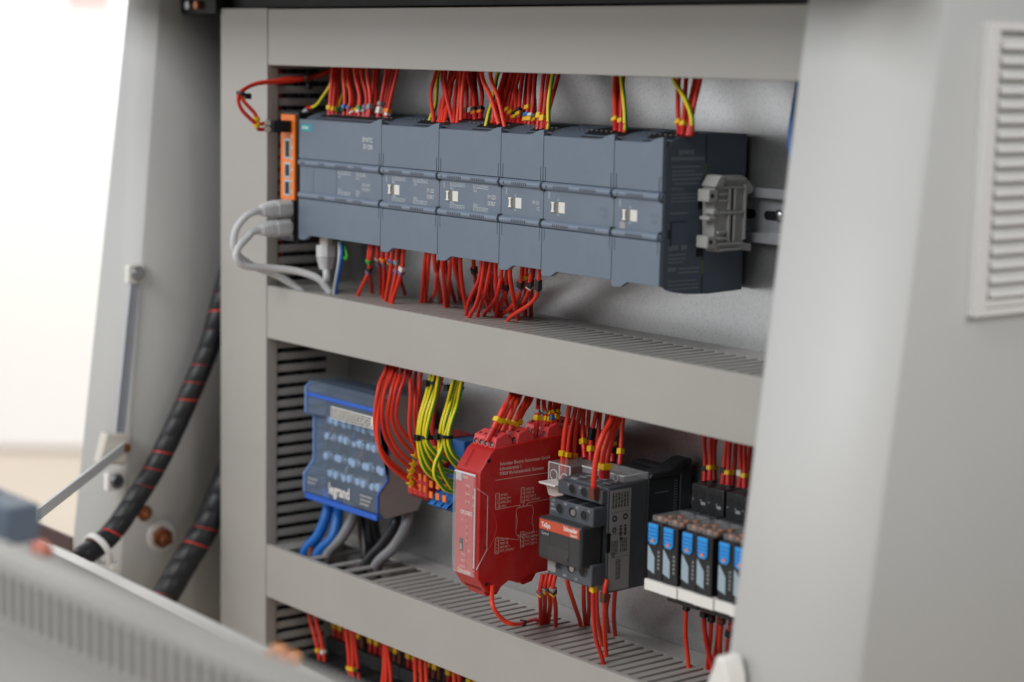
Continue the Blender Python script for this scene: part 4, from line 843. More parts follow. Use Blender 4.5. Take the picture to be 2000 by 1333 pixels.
def lists(y, z, nums, names):
    ln = MB(); h = 2.55*len(nums)+.6; x1_ = rx1+.12
    for (a0, a1_, c0_, c1_) in ((y, y+.2, z-h, z), (y+3, y+3.2, z-h, z), (y, y+3.2, z-.2, z), (y, y+3.2, z-h, z-h+.2)): ln.box(rx1, x1_, a0, a1_, c0_, c1_)
    ln.build('print_frame', M_RPRINT, t)
    for i, (a, n) in enumerate(zip(nums, names)): W_(a, 2.0, y+1.6, z-2.35-i*2.55, 'CENTER'); W_(n, 2.3, y+4.1, z-2.4-i*2.55, sx=.8)
lists(-31.2, -202.3, ('1', '2', '3', '4'), ('24 VDC', 'MSTR_EN 1', 'MSTR_EN 2', '0 VDC'))
lists(-9.2, -200.8, ('9', '10', '11', '12'), ('OSSD 2A', 'OSSD 2B', 'RESTART 2', 'OUT_STATUS 2'))
lists(-31, -233.0, ('5', '6', '7', '8'), ('OSSD 1A', 'OSSD 1B', 'RESTART 1', 'OUT_STATUS 1'))
lists(-9, -231.5, ('13', '14', '15', '16'), ('OUT_TEST 1', 'OUT_TEST 2', 'OUT_TEST 3', 'OUT_TEST 4'))
ln = MB()
def stroke(pts, w=.22):
    for (y0, z0), (y1, z1) in zip(pts, pts[1:]):
        d = Vector((0, y1-y0, z1-z0)).normalized(); n_ = Vector((0, -d.z, d.y))*w/2
        a, c_ = Vector((rx1+.12, y0, z0)), Vector((rx1+.12, y1, z1)); ln.add([a-n_, c_-n_, c_+n_, a+n_], [(0, 1, 2, 3)])
stroke([(-31.5, -193.2), (22, -193.2)], .3)
oy, oz = -13.2, -214.6
stroke([(oy+.8, oz), (oy, oz-2), (oy, oz-17), (oy+1.2, oz-19), (oy+13, oz-19), (oy+15.4, oz-17.6), (oy+15.4, oz-14), (oy+14, oz-12), (oy+14, oz-8), (oy+15, oz-6), (oy+15, oz-2), (oy+13.6, oz+.6), (oy+.8, oz)])
stroke([(oy, oz-4), (oy+1.4, oz-9), (oy, oz-15)])
for k in range(3):
    stroke([(oy+1.6+k*3, oz), (oy+3+k*3, oz+1.8), (oy+4.4+k*3, oz+.2)]); stroke([(oy+1.6+k*3, oz-19), (oy+3+k*3, oz-20.8), (oy+4.4+k*3, oz-19)])
stroke([(oy+3, oz+1.8), (-31, -213.2)]); stroke([(oy+6, oz+1.8), (oy+6, oz+3.2)]); stroke([(oy+9, oz+1.8), (oy+10, oz+2.4), (26, oz+3.2)])
stroke([(oy+3, oz-20.8), (oy+2.6, oz-22), (-30, -232.4)]); stroke([(oy+9, oz-20.8), (oy+10, oz-21.4), (22, oz-20.8)])
ln.build('print_line', M_RPRINT, t)
b = MB()
for (y, z) in ((-37.5, -179.5), (-37.5, -263.5)): b.cyl((rx1-.4, y, z), (1, 0, 0), 1.5, .6, 12)
b.cyl((rx1-.4, -39.5, -238), (1, 0, 0), .7, .6, 8); b.build('pin_hole', M_DARK, t)
ar = MB(); pa = [Vector((rx1+.1, -41+11*math.sin(math.pi*i/16), -205-40*i/16)) for i in range(17)]; ar.tube(pa, .16, 5); ar.build('moulded_line', M_REDT, t)
def plug(y0, z, n_, up_=1):                    # pluggable screw terminal seen on top of the relay
    b = MB(); b.prism([(y0-1.4, z-2), (y0+.6, z+6), (y0+9, z+9), (y0+14, z+3), (y0+14, z-3), (y0, z-3)], 'x', rx0+1.2, rx1-1); o = b.build('screw_terminal', M_REDT, t, bevel=.4)
    for i in range(n_):
        xx = rx0+4.6+i*5.6; d_ = Vector((0, -.97, .24))
        b = MB(); b.ring(Vector((xx, y0-.5, z+1.6)), d_, 2.5, 2.0, .5, 14); b.build('hole_rim', M_REDT, o)
        b = MB(); b.cyl((xx, y0-.5, z+1.6), d_, 2.0, .15, 14); b.box(xx-.8, xx+.8, y0+2.4, y0+4, z+6.7, z+7.4); h = b.build('screw_hole', M_DARK, o)
        b = MB(); b.cyl((xx+.5, y0-.6, z+1.2), d_, 1.2, .2, 10); b.build('screw', M_SCREW, h)
plug(-31, -171.3, 4); plug(-12, -170, 4); plug(14, -168.6, 4); plug(32, -168.4, 4)
b = MB(); b.prism([(-40, -266), (-35, -273), (-26, -273), (-20, -265)], 'x', rx0+4, rx1-3); b.prism([(-10, -264), (-4, -269.5), (4, -268), (8, -262)], 'x', rx0+4, rx1-2); b.build('lower_terminal', M_RED, t, bevel=.4)
G4 = 'red wires into the red relay'
for i, (a_, m_, e_) in enumerate([((1000, 768), (975, 815), (951, 862)), ((1008, 770), (983, 815), (960, 864)), ((1016, 772), (996, 815), (970, 868)), ((1030, 775), (1003, 830), (985, 870)), ((1038, 776), (1012, 825), (995, 866))]):
    Y0 = [-16, -18, -8, -18, -6][i]; A = aY(*a_, 10+2*i); P = [A+Vector((0, 8, 26)), A, aX(lerp(a_[0], m_[0], .5), lerp(a_[1], m_[1], .5), 283-2*i), aX(*m_, 285-2*i), aX(*e_, 284-2*i)]
    wire(P, ORD[i]+' thick slanting red wire entering the front of the red relay', group=G4, r=1.9, marks=[(16, 'y', 3.4)] if i != 2 else [(17, 'y', 3)], ferr=10)
for i, (a_, m_, e_, mk) in enumerate([((1052, 780), (1050, 810), (1046, 850), 'y'), ((1062, 783), (1066, 815), (1058, 852), 'y'), ((1075, 786), (1072, 815), (1064, 853), 'y'), ((1084, 788), (1078, 815), (1076, 850), 'b'), ((1092, 790), (1086, 815), (1082, 848), 'y')]):
    A = aY(*a_, 22+2*i); P = [A+Vector((0, 4, 24)), A, aX(*m_, 284+i), aX(*e_, 284+i)]
    wire(P, ORD[i]+' tagged red wire entering the rear terminals of the red relay', group=G4, marks=[(12, mk, 3.4), (16, 'e' if i < 2 else 'y', 2.6)], ferr=9)
def lowr(rows, where, grp):
    for i, (pts, Yt, mk) in enumerate(rows):
        e = aZ(*pts[-1], ZL1); a = aY(*pts[0], Yt); n = len(pts); out = [a+Vector((0, 2, 10)), a]
        for j, p in enumerate(pts[1:-1]): out.append(aY(*p, lerp(a.y, e.y, (j+1)/(n-1))))
        out += [e, e+Vector((0, 0, -18))]
        Lt = sum((out[j]-out[j-1]).length for j in range(1, len(out)))
        wire(out, f"{ORD[i]} {'' if i == 0 else 'from left '}red wire {where}", group=grp, marks=[(Lt-10-s_, c_, h_) for s_, c_, h_ in mk])
P0 = aY(961, 1172, -34)
wire([P0+Vector((0, 0, 10)), P0, aY(966, 1190, -34), aY(985, 1212, -26), aY(1010, 1220, -14), aZ(1048, 1214, ZL1)+Vector((0, 0, 1.5)), aZ(1062, 1212, ZL1)+Vector((0, 0, -6))], 'single red wire curling from the underside of the red relay', marks=[(58, 'k', 5)])
lowr([([(1055, 1150), (1056, 1180), (1056, 1218)], 4, [(4, 'v', 3), (8, 'y', 3)]), ([(1064, 1148), (1064, 1180), (1064, 1216)], 6, [(1, 'e', 3), (4, 'y', 3)]), ([(1072, 1148), (1074, 1180), (1071, 1215)], 8, [(0, 'k', 3)]), ([(1080, 1150), (1084, 1185), (1085, 1223)], 6, [(0, 'e', 3), (3, 'k', 3), (6, 'y', 3)])], 'dropping from the rear underside of the red relay', 'wires below the red relay')

# ------------------------------------------------------------------ contactor
t = thing('contactor', 'dark grey contactor with orange stripe beside the red relay', 'contactor', (348, 72, -258))
cx0, cx1 = 326, 371
b = MB(); b.box(cx0-.5, cx1+.4, 34, 66, -256.5, -186); b.box(cx0-2, cx1+2, 62, 72, -259, -184); b.build('base', M_CONTD, t, bevel=.8)
b = MB(); b.prism([(60, -186), (72, -186), (72, -176), (66, -176), (52, -182), (36, -182.5), (34, -186)], 'x', cx1-12, cx1+2); fo = b.build('mounting_foot', M_CONTD, t, bevel=.8)
b = MB(); b.cyl((cx1+2, 66, -181.5), (1, 0, 0), 3, .3, 16); b.build('foot_hole', M_DARK, fo)
b = MB(); b.prism([(34, -187), (34, -258), (2, -258.5), (-1, -257), (-1, -188)], 'x', cx0, cx1); b.build('body', M_CONT, t, bevel=.7)
def tier(z0, z1, y0, y1, hz, hx, nm='terminal_tier', scr=(1,)):
    b = MB(); b.box(cx0+.5, cx1-.5, y0, y1, z0, z1); o = b.build(nm, M_CONT, t, bevel=.7)
    for i, h in enumerate(hx):
        b = MB(); b.ring((h, y0-.5, hz), (0, 1, 0), 3.9, 3.2, .7, 20); b.build('hole_rim', M_CONT, o, bevel=.15)
        b = MB(); b.cyl((h, y0-.12, hz), (0, 1, 0), 3.2, .1, 18); q = b.build('screw_hole', M_DARK, o)
        if i in scr: b = MB(); b.cyl((h+.8, y0-.3, hz-.2), (0, 1, 0), 2.2, .2, 14); b.build('screw', M_STEEL, q)
    return o
tier(-198.6, -189.5, -6, 0, -193.4, (341.5, 353.5, 365), scr=())
tier(-213, -200.5, -13, -1, -206.3, (337.5, 350, 362))
tier(-252.5, -238, -13, -1, -243.8, (337.5, 350, 362))
b = MB(); b.box(cx0+1, cx1-1, -2.2, -1, -238, -213); b.build('front_base', M_CONTD, t, bevel=.4)
b = MB()
for xx in (cx0+3, cx0+16, cx0+29):
    b.prism([(-12.6, -200.4), (-2, -199.9), (-2, -199.6), (-12.6, -200.1)], 'x', xx+3, xx+11)
b.build('wire_groove', M_DARK, t)
b = MB(); b.box(cx0-1, cx1-2.6, -21, -2.2, -240.5, -212.2); b.build('front_block', M_CFACE, t, bevel=2, segs=3)
b = MB(); b.box(cx0+.6, cx1-4.2, -21.35, -20.9, -220.4, -213.6); b.build('orange_stripe', M_CORANGE, t, bevel=.3)
text(t, 'TeSys', 4.6, (cx0+3, -21.45, -218.6), FX, FZ, M_WHITE, 'LEFT', .85, .02)
text(t, 'Schneider', 4.0, (cx1-6, -21.45, -217.0), FX, FZ, M_WHITE, 'RIGHT', .85, .03)
text(t, 'Electric', 2.6, (cx1-6, -21.45, -219.8), FX, FZ, M_WHITE, 'RIGHT', .85, .02)
text(t, 'Control', 2.6, (cx0+3, -21.1, -223.6), FX, FZ, M_PRINT, 'LEFT', .85)
b = MB(); b.box(cx0+10, cx1-14, -21.3, -20.9, -238, -229.6); b.box(cx0+10.5, cx0+11, -21.2, -20.9, -229.4, -221.5); b.box(cx1-15, cx1-14.5, -21.2, -20.9, -229.4, -221.5); b.build('window', mat('contactor_window', (58, 57, 60), .3, var=.05), t, bevel=.2)
b = MB(); b.cyl((cx1-15, -21.35, -236), (0, 1, 0), 1.0, .3, 10); b.build('indicator', M_DARK, t)
for (s_, x_, z_) in (('1/L1', cx0+3, -202.6), ('D09', cx0+2.6, -205.6), ('24VDC', cx0+2.2, -208.6), ('NO', cx0+15.5, -203), ('NC', cx0+27.5, -203.2), ('A2', cx0+39, -203.4), ('2/T1', cx0+4, -250.6), ('NO', cx0+16.5, -250.8), ('NC', cx0+28, -250.9)):
    text(t, s_, 2.4, (x_, -13.15, z_), FX, FZ, M_PRINT, 'LEFT', .8)
for (s_, x_) in (('13', cx0+10), ('14', cx0+22)): text(t, s_, 2.6, (x_, -6.15, -192), FX, FZ, M_PRINT, 'LEFT', .8)
b = MB(); b.box(cx0+.8, cx0+9, -13.4, -12.9, -250, -239.5); b.build('front_sticker', M_GRYM, t)
lb = MB(); lb.box(cx1, cx1+.25, 1, 19, -257, -190); lo_ = lb.build('side_label', M_LABEL, t)
lb = MB()
for (y0, y1, z0, z1, n_) in ((2.4, 17.6, -202, -192, 6), (9, 17, -221, -214, 2), (2.6, 8.6, -233, -223.6, 4), (10.4, 17, -232, -222.6, 4), (7, 11.4, -250, -236, 4)):
    for i in range(n_):                        # columns of upright print
        yy = lerp(y0, y1, (i+.15)/n_); w_ = (y1-y0)/n_*.5; z_ = z0
        while z_ < z1:
            q = random.uniform(.8, 3); lb.box(cx1+.2, cx1+.32, yy, yy+w_, z_, min(z_+q, z1)); z_ += q+.45
for (yy, zz, r_) in ((5, -209, 2.2), (14.4, -208.6, 2.2), (5, -216.6, 1.9), (11, -223, 1.3), (4.6, -233.6, 1.2)): lb.ring((cx1+.2, yy, zz), (1, 0, 0), r_, r_*.45, .12, 14)
for z_ in (-205, -219.5, -235): lb.box(cx1+.2, cx1+.3, 1.6, 18.4, z_, z_+.25)
lb.build('label_print', mat('label_ink', (44, 42, 46), .6, var=0), lo_)
b = MB(); b.box(cx1-.1, cx1+.25, -1.5, 2, -231, -218); b.build('side_slot', M_DARK, t)
lb = MB()
for i in range(14): lb.box(cx1+.5, cx1+.6, 57, 60.4, -215+i*1.9, -215+i*1.9+.9)
lb.box(cx1+.5, cx1+.6, 40, 52, -196.6, -195.8); lb.build('rear_print', mat('rear_print', (96, 104, 108), .6, var=0), t)
lb = MB(); lb.box(cx0+8, cx0+14, -1.2, 2, -188.2, -187.4)
for xx in (cx0+10, cx0+23, cx0+34): lb.box(xx, xx+6, 4, 7, -187.1, -186.9); lb.box(xx, xx+6, 10, 13, -187.1, -186.9)
lb.build('top_slot', M_GRYM, t)
# clear covered relay between the red relay and the contactor
t = thing('covered_relay', 'relay with clear cover and white lever between red relay and contactor', 'relay', (310, 72, -245))
b = MB(); b.box(297, 323, 22, 70, -245, -197); b.build('housing', M_BLACK, t, bevel=.8)
b = MB(); b.box(298, 322, 12, 22, -240, -199); b.build('front', M_CONT, t, bevel=.6)
def shell(b, x0, x1, y0, y1, z0, z1): b.box(x0, x1, y0, y1, z0, z1)
b = MB(); b.box(299, 322, 9, 40, -199, -183.2); b.build('clear_cover', M_CLEAR, t, bevel=.8)
b = MB()
for (xa, xb) in ((299, 300), (310, 311), (321, 322)): b.box(xa, xb, 8.6, 9.2, -199, -183.4)
b.box(299, 322, 8.6, 9.2, -184.2, -183.4); b.ring((305, 8.4, -192), (0, 1, 0), 4, 3.3, .7, 18); b.ring((316, 8.4, -193), (0, 1, 0), 4, 3.3, .7, 18); b.build('cover_edge', M_CLEARE, t, bevel=.15)
b = MB(); b.prism([(2, -197.6), (-3, -196.6), (-3, -195.2), (12, -195.2), (12, -206), (6, -206), (4, -200)], 'x', 303, 320); b.build('lever', M_WHITE, t, bevel=.5)
b = MB(); b.prism([(5, -206.4), (11.9, -206.4), (11.9, -212), (8, -212)], 'x', 305, 319); b.build('contact', M_ORANGE, t, bevel=.5)
t = thing('clear_cover', 'clear hinged cover lying over the top of the contactor', 'cover', (348, 20, -186))
b = MB(); b.box(330, 371, 12, 34, -186.2, -181.4); b.build('shell', M_CLEAR, t, bevel=.6)
b = MB(); b.box(330, 371, 11.6, 12.3, -182.4, -181.4); b.box(370.4, 371.3, 12.3, 34, -182.4, -181.4); b.box(343, 344, 11.4, 12.2, -186, -182.4); b.box(357, 358, 11.4, 12.2, -186, -182.4); b.ring((364, 11.3, -184), (0, 1, 0), 2.4, 1.8, .6, 14); b.build('rim', M_CLEARE, t, bevel=.15)
G5 = 'red wires around the contactor'
for i, (a_, m_, e_, Ya, Yb, mk) in enumerate([((1112, 796), (1102, 850), (1096, 935), 26, 18, [(17, 'y', 4)]), ((1124, 799), (1112, 850), (1104, 935), 30, 20, [(16, 'y', 3.4)]), ((1133, 801), (1124, 850), (1121, 905), 36, 30, [(5, 'o', 3.6)]), ((1140, 803), (1138, 850), (1142, 895), 40, 32, [(12, 'y', 4)]), ((1150, 805), (1148, 850), (1149, 898), 44, 36, []), ((1164, 808), (1155, 850), (1153, 900), 40, 34, [(18, 'k', 8), (8, 'y', 4)]), ((1172, 810), (1168, 850), (1163, 900), 44, 38, []), ((1186, 814), (1178, 860), (1176, 905), 48, 42, [(10, 'y', 3.6)]), ((1217, 820), (1213, 870), (1210, 908), 40, 34, [(9, 'y', 4)]), ((1199, 845), (1196, 875), (1195, 903), 46, 40, [(8, 'k', 4), (13, 'y', 3)])]):
    a, m__, e = aY(*a_, Ya), aY(*m_, (Ya+Yb)/2), aY(*e_, Yb)
    wire([a+Vector((0, 3, 24)), a, m__, e], f"{ORD[i]} {'' if i == 0 else 'from left '}upright red wire behind the contactor", group=G5, marks=mk, ferr=6)
for i, (pts, Xs, mk) in enumerate([([(1196, 815), (1178, 850), (1166, 890), (1160, 940), (1161, 975)], 366, [(4, 'n', 8)]), ([(1203, 817), (1190, 850), (1178, 890), (1176, 935)], 364, []), ([(1209, 820), (1198, 850), (1188, 890), (1184, 935)], 362, [])]):
    P = [aX(px, py, Xs) for px, py in pts]; P[0] = aY(*pts[0], 9+3*i)
    wire([P[0]+Vector((0, 6, 22))]+P, ['front', 'middle', 'rear'][i]+' thick bright red wire plugged into the contactor top', group=G5, r=2.0, marks=mk, ferr=9, dig='122' if i == 0 else None)
b = MB(); t = thing('wire_marker', 'yellow wire marker across two thick red wires above the contactor', 'marker', tuple(aX(1178, 910, 365)))
band(b, aX(1179, 911, 364), (0, .1, 1), 4.2, 4); b.build('clip', M_MARK, t, bevel=.6)
lowr([([(1108, 1135), (1122, 1180), (1134, 1222)], 10, []), ([(1140, 1140), (1140, 1180), (1143, 1220)], 14, []), ([(1150, 1140), (1150, 1180), (1149, 1220)], 18, []), ([(1159, 1148), (1158, 1200), (1164, 1250), (1178, 1295)], -8, [(1, 'y', 4.4)]), ([(1165, 1160), (1167, 1210), (1176, 1260)], 4, []), ([(1180, 1162), (1180, 1220), (1184, 1280)], -2, [(2, 'n', 8)]), ([(1184, 1190), (1186, 1215), (1188, 1233)], 20, []), ([(1202, 1150), (1200, 1200), (1201, 1240)], 22, [])], 'dropping from the underside of the contactor', 'wires below the contactor')

# ------------------------------------------------------------------ interface relays
rl = []
RXs = [407, 421.6, 437.4, 451.8, 469.5, 484]
names = ['interface relay with blue lever nearest the contactor', 'second interface relay with blue lever from the contactor', 'third interface relay with blue lever from the contactor', 'fourth interface relay with blue lever from the contactor', 'fifth interface relay with blue lever from the contactor', 'sixth interface relay with blue lever half hidden by the cabinet edge', 'interface relay wholly in the shadow of the right cabinet flange']
M_RTXT = mat('relay_side_print', (150, 170, 182), .5, var=0)
for i in range(6):
    x0 = RXs[i]; w = 13.4
    t = thing('interface_relay', names[i], 'relay', (x0+6, 72, -262), 'interface relays with blue levers')
    b = MB(); b.box(x0, x0+w, 2, 34, -240, -203); b.build('relay_case', M_BLACK, t, bevel=.6)
    b = MB(); b.prism([(x0+1.2, -203.6), (x0+10, -203.6), (x0+10, -214.6), (x0+8, -217), (x0+3, -217), (x0+1.2, -215)], 'y', .8, 2); lv = b.build('lever', M_LEVER, t, bevel=.5)
    b = MB()
    for k in range(4): b.box(x0+1.6, x0+9.6, .5, .85, -206.8-k*2.3, -206.2-k*2.3)
    b.build('grip_line', M_BLUEW, lv)
    b = MB(); b.cyl((x0+5.8, .8, -214.4), (0, -1, 0), 1.2, .35, 10); b.build('indicator', M_ORGM, lv)
    b = MB(); b.add([(x0+.3, 1.9, -234), (x0+6.6, 1.9, -236), (x0+6.4, 1.9, -225), (x0+1.6, 1.9, -219), (x0+.3, 1.9, -218)], [(0, 1, 2, 3, 4)])
    b.build('printed_diagram', M_RTXT, t)
    b = MB()
    for k in range(5): b.box(x0+9.4, x0+11, 1.85, 1.95, -222-k*2.6, -220.6-k*2.6)
    b.build('side_print', M_GRYM, t)
    b = MB(); b.box(x0-.4, x0+w+.6, 20, 72, -258, -238); b.prism([(40, -239), (40, -183), (72, -183), (72, -239)], 'x', x0-.4, x0+w+1); b.prism([(6, -240.5), (20, -240.5), (20, -252), (10, -248)], 'x', x0-.2, x0+w+.2); so_ = b.build('socket', M_BLACK, t, bevel=.6)
    b = MB()
    for xx in (x0+3, x0+10): b.cyl((xx, 39.8, -189), (0, 1, 0), 2.5, .1, 14)
    b.prism([(x0+2.4, -203), (x0+6, -203), (x0+7.4, -196), (x0+4, -195)], 'y', 39.8, 39.95); b.cyl((x0+10.4, 39.8, -202), (0, 1, 0), 2, .1, 14); b.build('socket_hole', M_DARK, so_)
    b = MB(); b.box(x0+8.6, x0+12.6, 39.7, 39.85, -195.6, -193.6)
    for xx in (x0+1, x0+8): b.box(xx, xx+.8, 39.7, 39.85, -193.4, -192.4)
    b.build('socket_print', M_GRYM, so_)
    b = MB(); b.box(x0+.6, x0+w-.6, 5, 30, -203, -199.2); b.build('clear_case', M_CLEAR, t, bevel=.5)
    for (xa, ya, hh) in ((2, 8, 3), (7.5, 9, 2.4), (4, 15, 2.8), (8.5, 19, 3)):
        b = MB(); b.box(x0+xa, x0+xa+3.4, ya, ya+4.5, -203, -203+hh); b.build('contact', M_COPPM, t, bevel=.5)
    b = MB(); b.box(x0-.4, x0+w+.4, 34, 40, -205, -199.6); b.build('clip', M_CONTD, t, bevel=.5)
    t.rotation_euler = (random.uniform(-.006, .006), random.uniform(-.009, .009), random.uniform(-.012, .012))
    e_ = RXs[i+1] if i < 5 else x0+15
    b = MB(); b.box(x0-.3, e_-.5, 0, 6, -247, -240); b.build('marker_plate', M_WHITE, t, bevel=.2)
G6 = 'red wires into the relay sockets'
for i, (a_, e_, Yb, mk) in enumerate([((1376, 853), (1376, 940), 50, [(8, 'k', 3.4)]), ((1388, 855), (1386, 938), 48, [(8, 'y', 3)]), ((1397, 857), (1395, 939), 56, [(8, 'y', 3)]), ((1420, 862), (1412, 946), 50, [(9, 'k', 3.6)]), ((1426, 864), (1422, 948), 48, [(8, 'y', 3)]), ((1437, 866), (1430, 947), 56, [(8, 'y', 3)]), ((1446, 868), (1444, 952), 50, [(9, 'w', 4)]), ((1455, 870), (1454, 954), 48, [(8, 'y', 3)]), ((1466, 872), (1460, 954), 54, [])]):
    a, e = aY(*a_, Yb+4), aY(*e_, Yb)
    wire([a+Vector((0, 3, 24)), a, a.lerp(e, .5)+Vector((random.uniform(-.8, .8), 0, 0)), e], f"{ORD[i]} {'' if i == 0 else 'from left '}red wire entering the relay sockets", group=G6, marks=mk, ferr=7)
lowr([([(1341, 1185), (1339, 1240), (1345, 1302)], 40, [(1, 'k', 4)]), ([(1375, 1198), (1378, 1250), (1392, 1312)], 40, [(1, 'k', 4)]), ([(1390, 1205), (1388, 1250), (1382, 1305)], 44, [(1, 'k', 6)]), ([(1404, 1210), (1400, 1255), (1393, 1298)], 46, []), ([(1410, 1210), (1406, 1260), (1406, 1300)], 40, [(1, 'n', 6)]), ([(1424, 1235), (1422, 1270), (1420, 1300)], 44, [(1, 'k', 6)])], 'dropping below the relay sockets', 'wires below the relay sockets')
wire([aY(1562, 120, 60), aY(1559, 165, 58), aY(1550, 215, 52), aY(1546, 270, 48), aY(1549, 330, 46), aY(1555, 400, 46)], 'blue wire hanging beside the right cabinet flange', m=M_BLUEW, r=1.9)

# ------------------------------------------------------------------ bottom row, mostly in shadow
for i in range(9):
    x0 = -30+i*26
    t = thing('terminal_strip', ORD[i]+(' dark terminal strip segment under the bottom duct' if i == 0 else ' from left dark terminal strip segment under the bottom duct'), 'terminal block', (x0+12, 72, -470), 'dark terminal strips under the bottom duct')
    b = MB(); b.prism([(24, -470), (24, -412), (34, -404), (50, -402), (50, -392), (74, -392), (74, -470)], 'x', x0, x0+25.4); b.build('housing', M_BLACK, t, bevel=.6)
    b = MB()
    for k in range(4): b.box(x0+1.5+k*6, x0+5.5+k*6, 27, 31, -408, -405.5)
    b.build('marker_row', M_CONTD, t)
    b = MB()
    for k in range(3): b.cyl((x0+5+k*7, 56, -392), (0, 0, 1), 2, 9, 8)
    b.build('rear_ferrule', M_BRNM if i % 2 else M_FERR, t)
    b = MB()
    for k in range(2): b.box(x0+4+k*9, x0+9+k*9, 53, 58, -384, -380)
    b.build('rear_marker', M_MARK, t)
G7 = 'red wires under the bottom duct'
rows = [((604, 1200), (622, 1275), 'y'), ((617, 1205), (632, 1278), 'w'), ((676, 1230), (682, 1310), 'y'), ((686, 1235), (689, 1312), 'y'), ((692, 1236), (700, 1314), 'k'), ((750, 1262), (746, 1345), 'y'), ((754, 1262), (754, 1345), 'y'), ((757, 1264), (764, 1350), 'y'), ((811, 1287), (812, 1362), 'y'), ((822, 1290), (822, 1364), 'y'), ((832, 1294), (832, 1366), 'k'), ((888, 1320), (888, 1380), 'y'), ((898, 1324), (897, 1382), 'y')]
for i, (a_, e_, mk) in enumerate(rows):
    a, e = aY(*a_, 30), aY(*e_, 30)
    wire([a+Vector((0, 2, 24)), a, a.lerp(e, .5)+Vector((.6, 0, 0)), e, e+Vector((0, 1, -6))], f"{ORD[i]} {'' if i == 0 else 'from left '}red wire dropping out of the bottom duct", group=G7, marks=[(8, mk, 3)], r=1.5)
# wires inside the ducts; thick black ones added to darken the vertical slots
for i in range(7):
    xx, yy = (-47-3*(i % 2), 9+2.6*i) if i < 4 else (-56, 28+19*(i-4))
    zb = -500 if i in (0, 4, 5, 6) else -118
    wire([(xx, yy, 112), (xx-2, yy+1, lerp(112, zb, .25)), (xx+1, yy-1, lerp(112, zb, .5)), (xx-1, yy+2, lerp(112, zb, .75)), (xx, yy, zb)], ('front' if i == 0 else ORD[i]+' from front')+' wire inside the vertical duct, black ones added to darken its slots', m=M_BLUEW if i == 3 else (M_BLKW if i > 3 else (M_WIRE if i else M_BRNM)), r=8.5 if i > 3 else 1.7, group='wires inside the vertical duct', ins=3)
for i in range(6):
    yy = 14+6*i; z_ = -322-3*(i % 2)
    wire([(-34, yy, z_), (60, yy+2, z_-3), (160, yy-1, z_), (300, yy+2, z_-4), (540, yy, z_-2)], ('front' if i == 0 else ORD[i]+' from front')+' wire lying inside the bottom duct under its fingers', m=M_BLKW if i in (2, 4) else M_WIRE, r=1.8, group='wires inside the bottom duct', ins=4)

# ------------------------------------------------------------------ spiral wrapped cables at the left
def wrapped(pts, label, r=12):
    P = spline(pts, 14); t = thing('wrapped_cable', label, 'cable', tuple(P[-1]), 'spiral wrapped cable looms')
    b = MB(); b.tube(P, r*.93, 18); b.build('wire_core', M_WIRE, t, smooth=60)
    # spiral band: a helical strip laid round the core, gap of a few millimetres
    fr = []; up = None; Ls = 0
    fine = spline(pts, 60); b = MB(); ring_ = 18; pitch = 16.0; gap = .75
    for i, p in enumerate(fine):
        tn = (fine[min(i+1, len(fine)-1)]-fine[max(i-1, 0)]).normalized()
        if up is None: up = tn.orthogonal()
        up = (up-tn*up.dot(tn)).normalized(); fr.append((p, up.copy(), tn.cross(up), tn, Ls))
        if i+1 < len(fine): Ls += (fine[i+1]-p).length
    def pos(s_):
        lo_, hi_ = 0, len(fr)-1
        while hi_-lo_ > 1:
            mi = (lo_+hi_)//2
            if fr[mi][4] <= s_: lo_ = mi
            else: hi_ = mi
        a, c_ = fr[lo_], fr[hi_]; q = (s_-a[4])/max(1e-6, c_[4]-a[4]); return [a[k].lerp(c_[k], q) for k in range(4)]
    turns = Ls/pitch; nst = int(turns*20); rows_ = []
    for k in range(nst+1):
        th = 2*math.pi*k/20; s0 = k/20*pitch
        row = []
        gap = .45+.7*math.sin(k*.071+r)+.4*math.sin(k*.193)
        gap = max(gap, -.3)
        for (f_, rr) in ((0, r*.965), (.05, r), (.5, r*1.012), (.95, r), (1, r*.965)):
            s_ = min(max(s0+f_*(pitch-gap), 0), Ls-.01); p, u_, w_, tn = pos(s_)
            row.append(p+(u_*math.cos(th)+w_*math.sin(th))*rr)
        rows_.append(row)
    o = 0; vs = [v for row in rows_ for v in row]; fs = []
    for k in range(nst):
        for j in range(4): fs.append((k*5+j, k*5+j+1, (k+1)*5+j+1, (k+1)*5+j))
    b.add(vs, fs); b.build('spiral_wrap', M_BLACK, t, smooth=50)
    return t
cp = [aX(480, 440, -132), aX(455, 510, -133), aX(430, 600, -135), aX(408, 680, -136), aX(362, 790, -138), aX(310, 900, -140), aX(258, 985, -140), aX(215, 1045, -139), aX(165, 1085, -135), aX(120, 1108, -128)]
wrapped(cp, 'long black spiral wrapped cable loom curving down the left wall', 9)
wrapped([aX(485, 800, -126), aX(458, 890, -127), aX(428, 970, -128), aX(400, 1035, -128), aX(360, 1100, -128), aX(320, 1170, -128), aX(270, 1260, -128)], 'short black spiral wrapped cable loom beside the vertical duct', 11.4)
c_ = aX(196, 1072, -138); t = thing('tie_ring', 'white plastic ring tie round the end of the wrapped cable', 'cable tie', tuple(c_))
b = MB(); b.ring(c_, (.15, -.8, -.35), 15.5, 13.4, 5, 28); b.build('strap', M_WHITE, t, bevel=.5)
b = MB(); q = c_+Vector((10, 6, -13)); b.box(q.x-3, q.x+3, q.y-3, q.y+4, q.z-3, q.z+3); b.build('head', M_WHITE, t, bevel=.8)

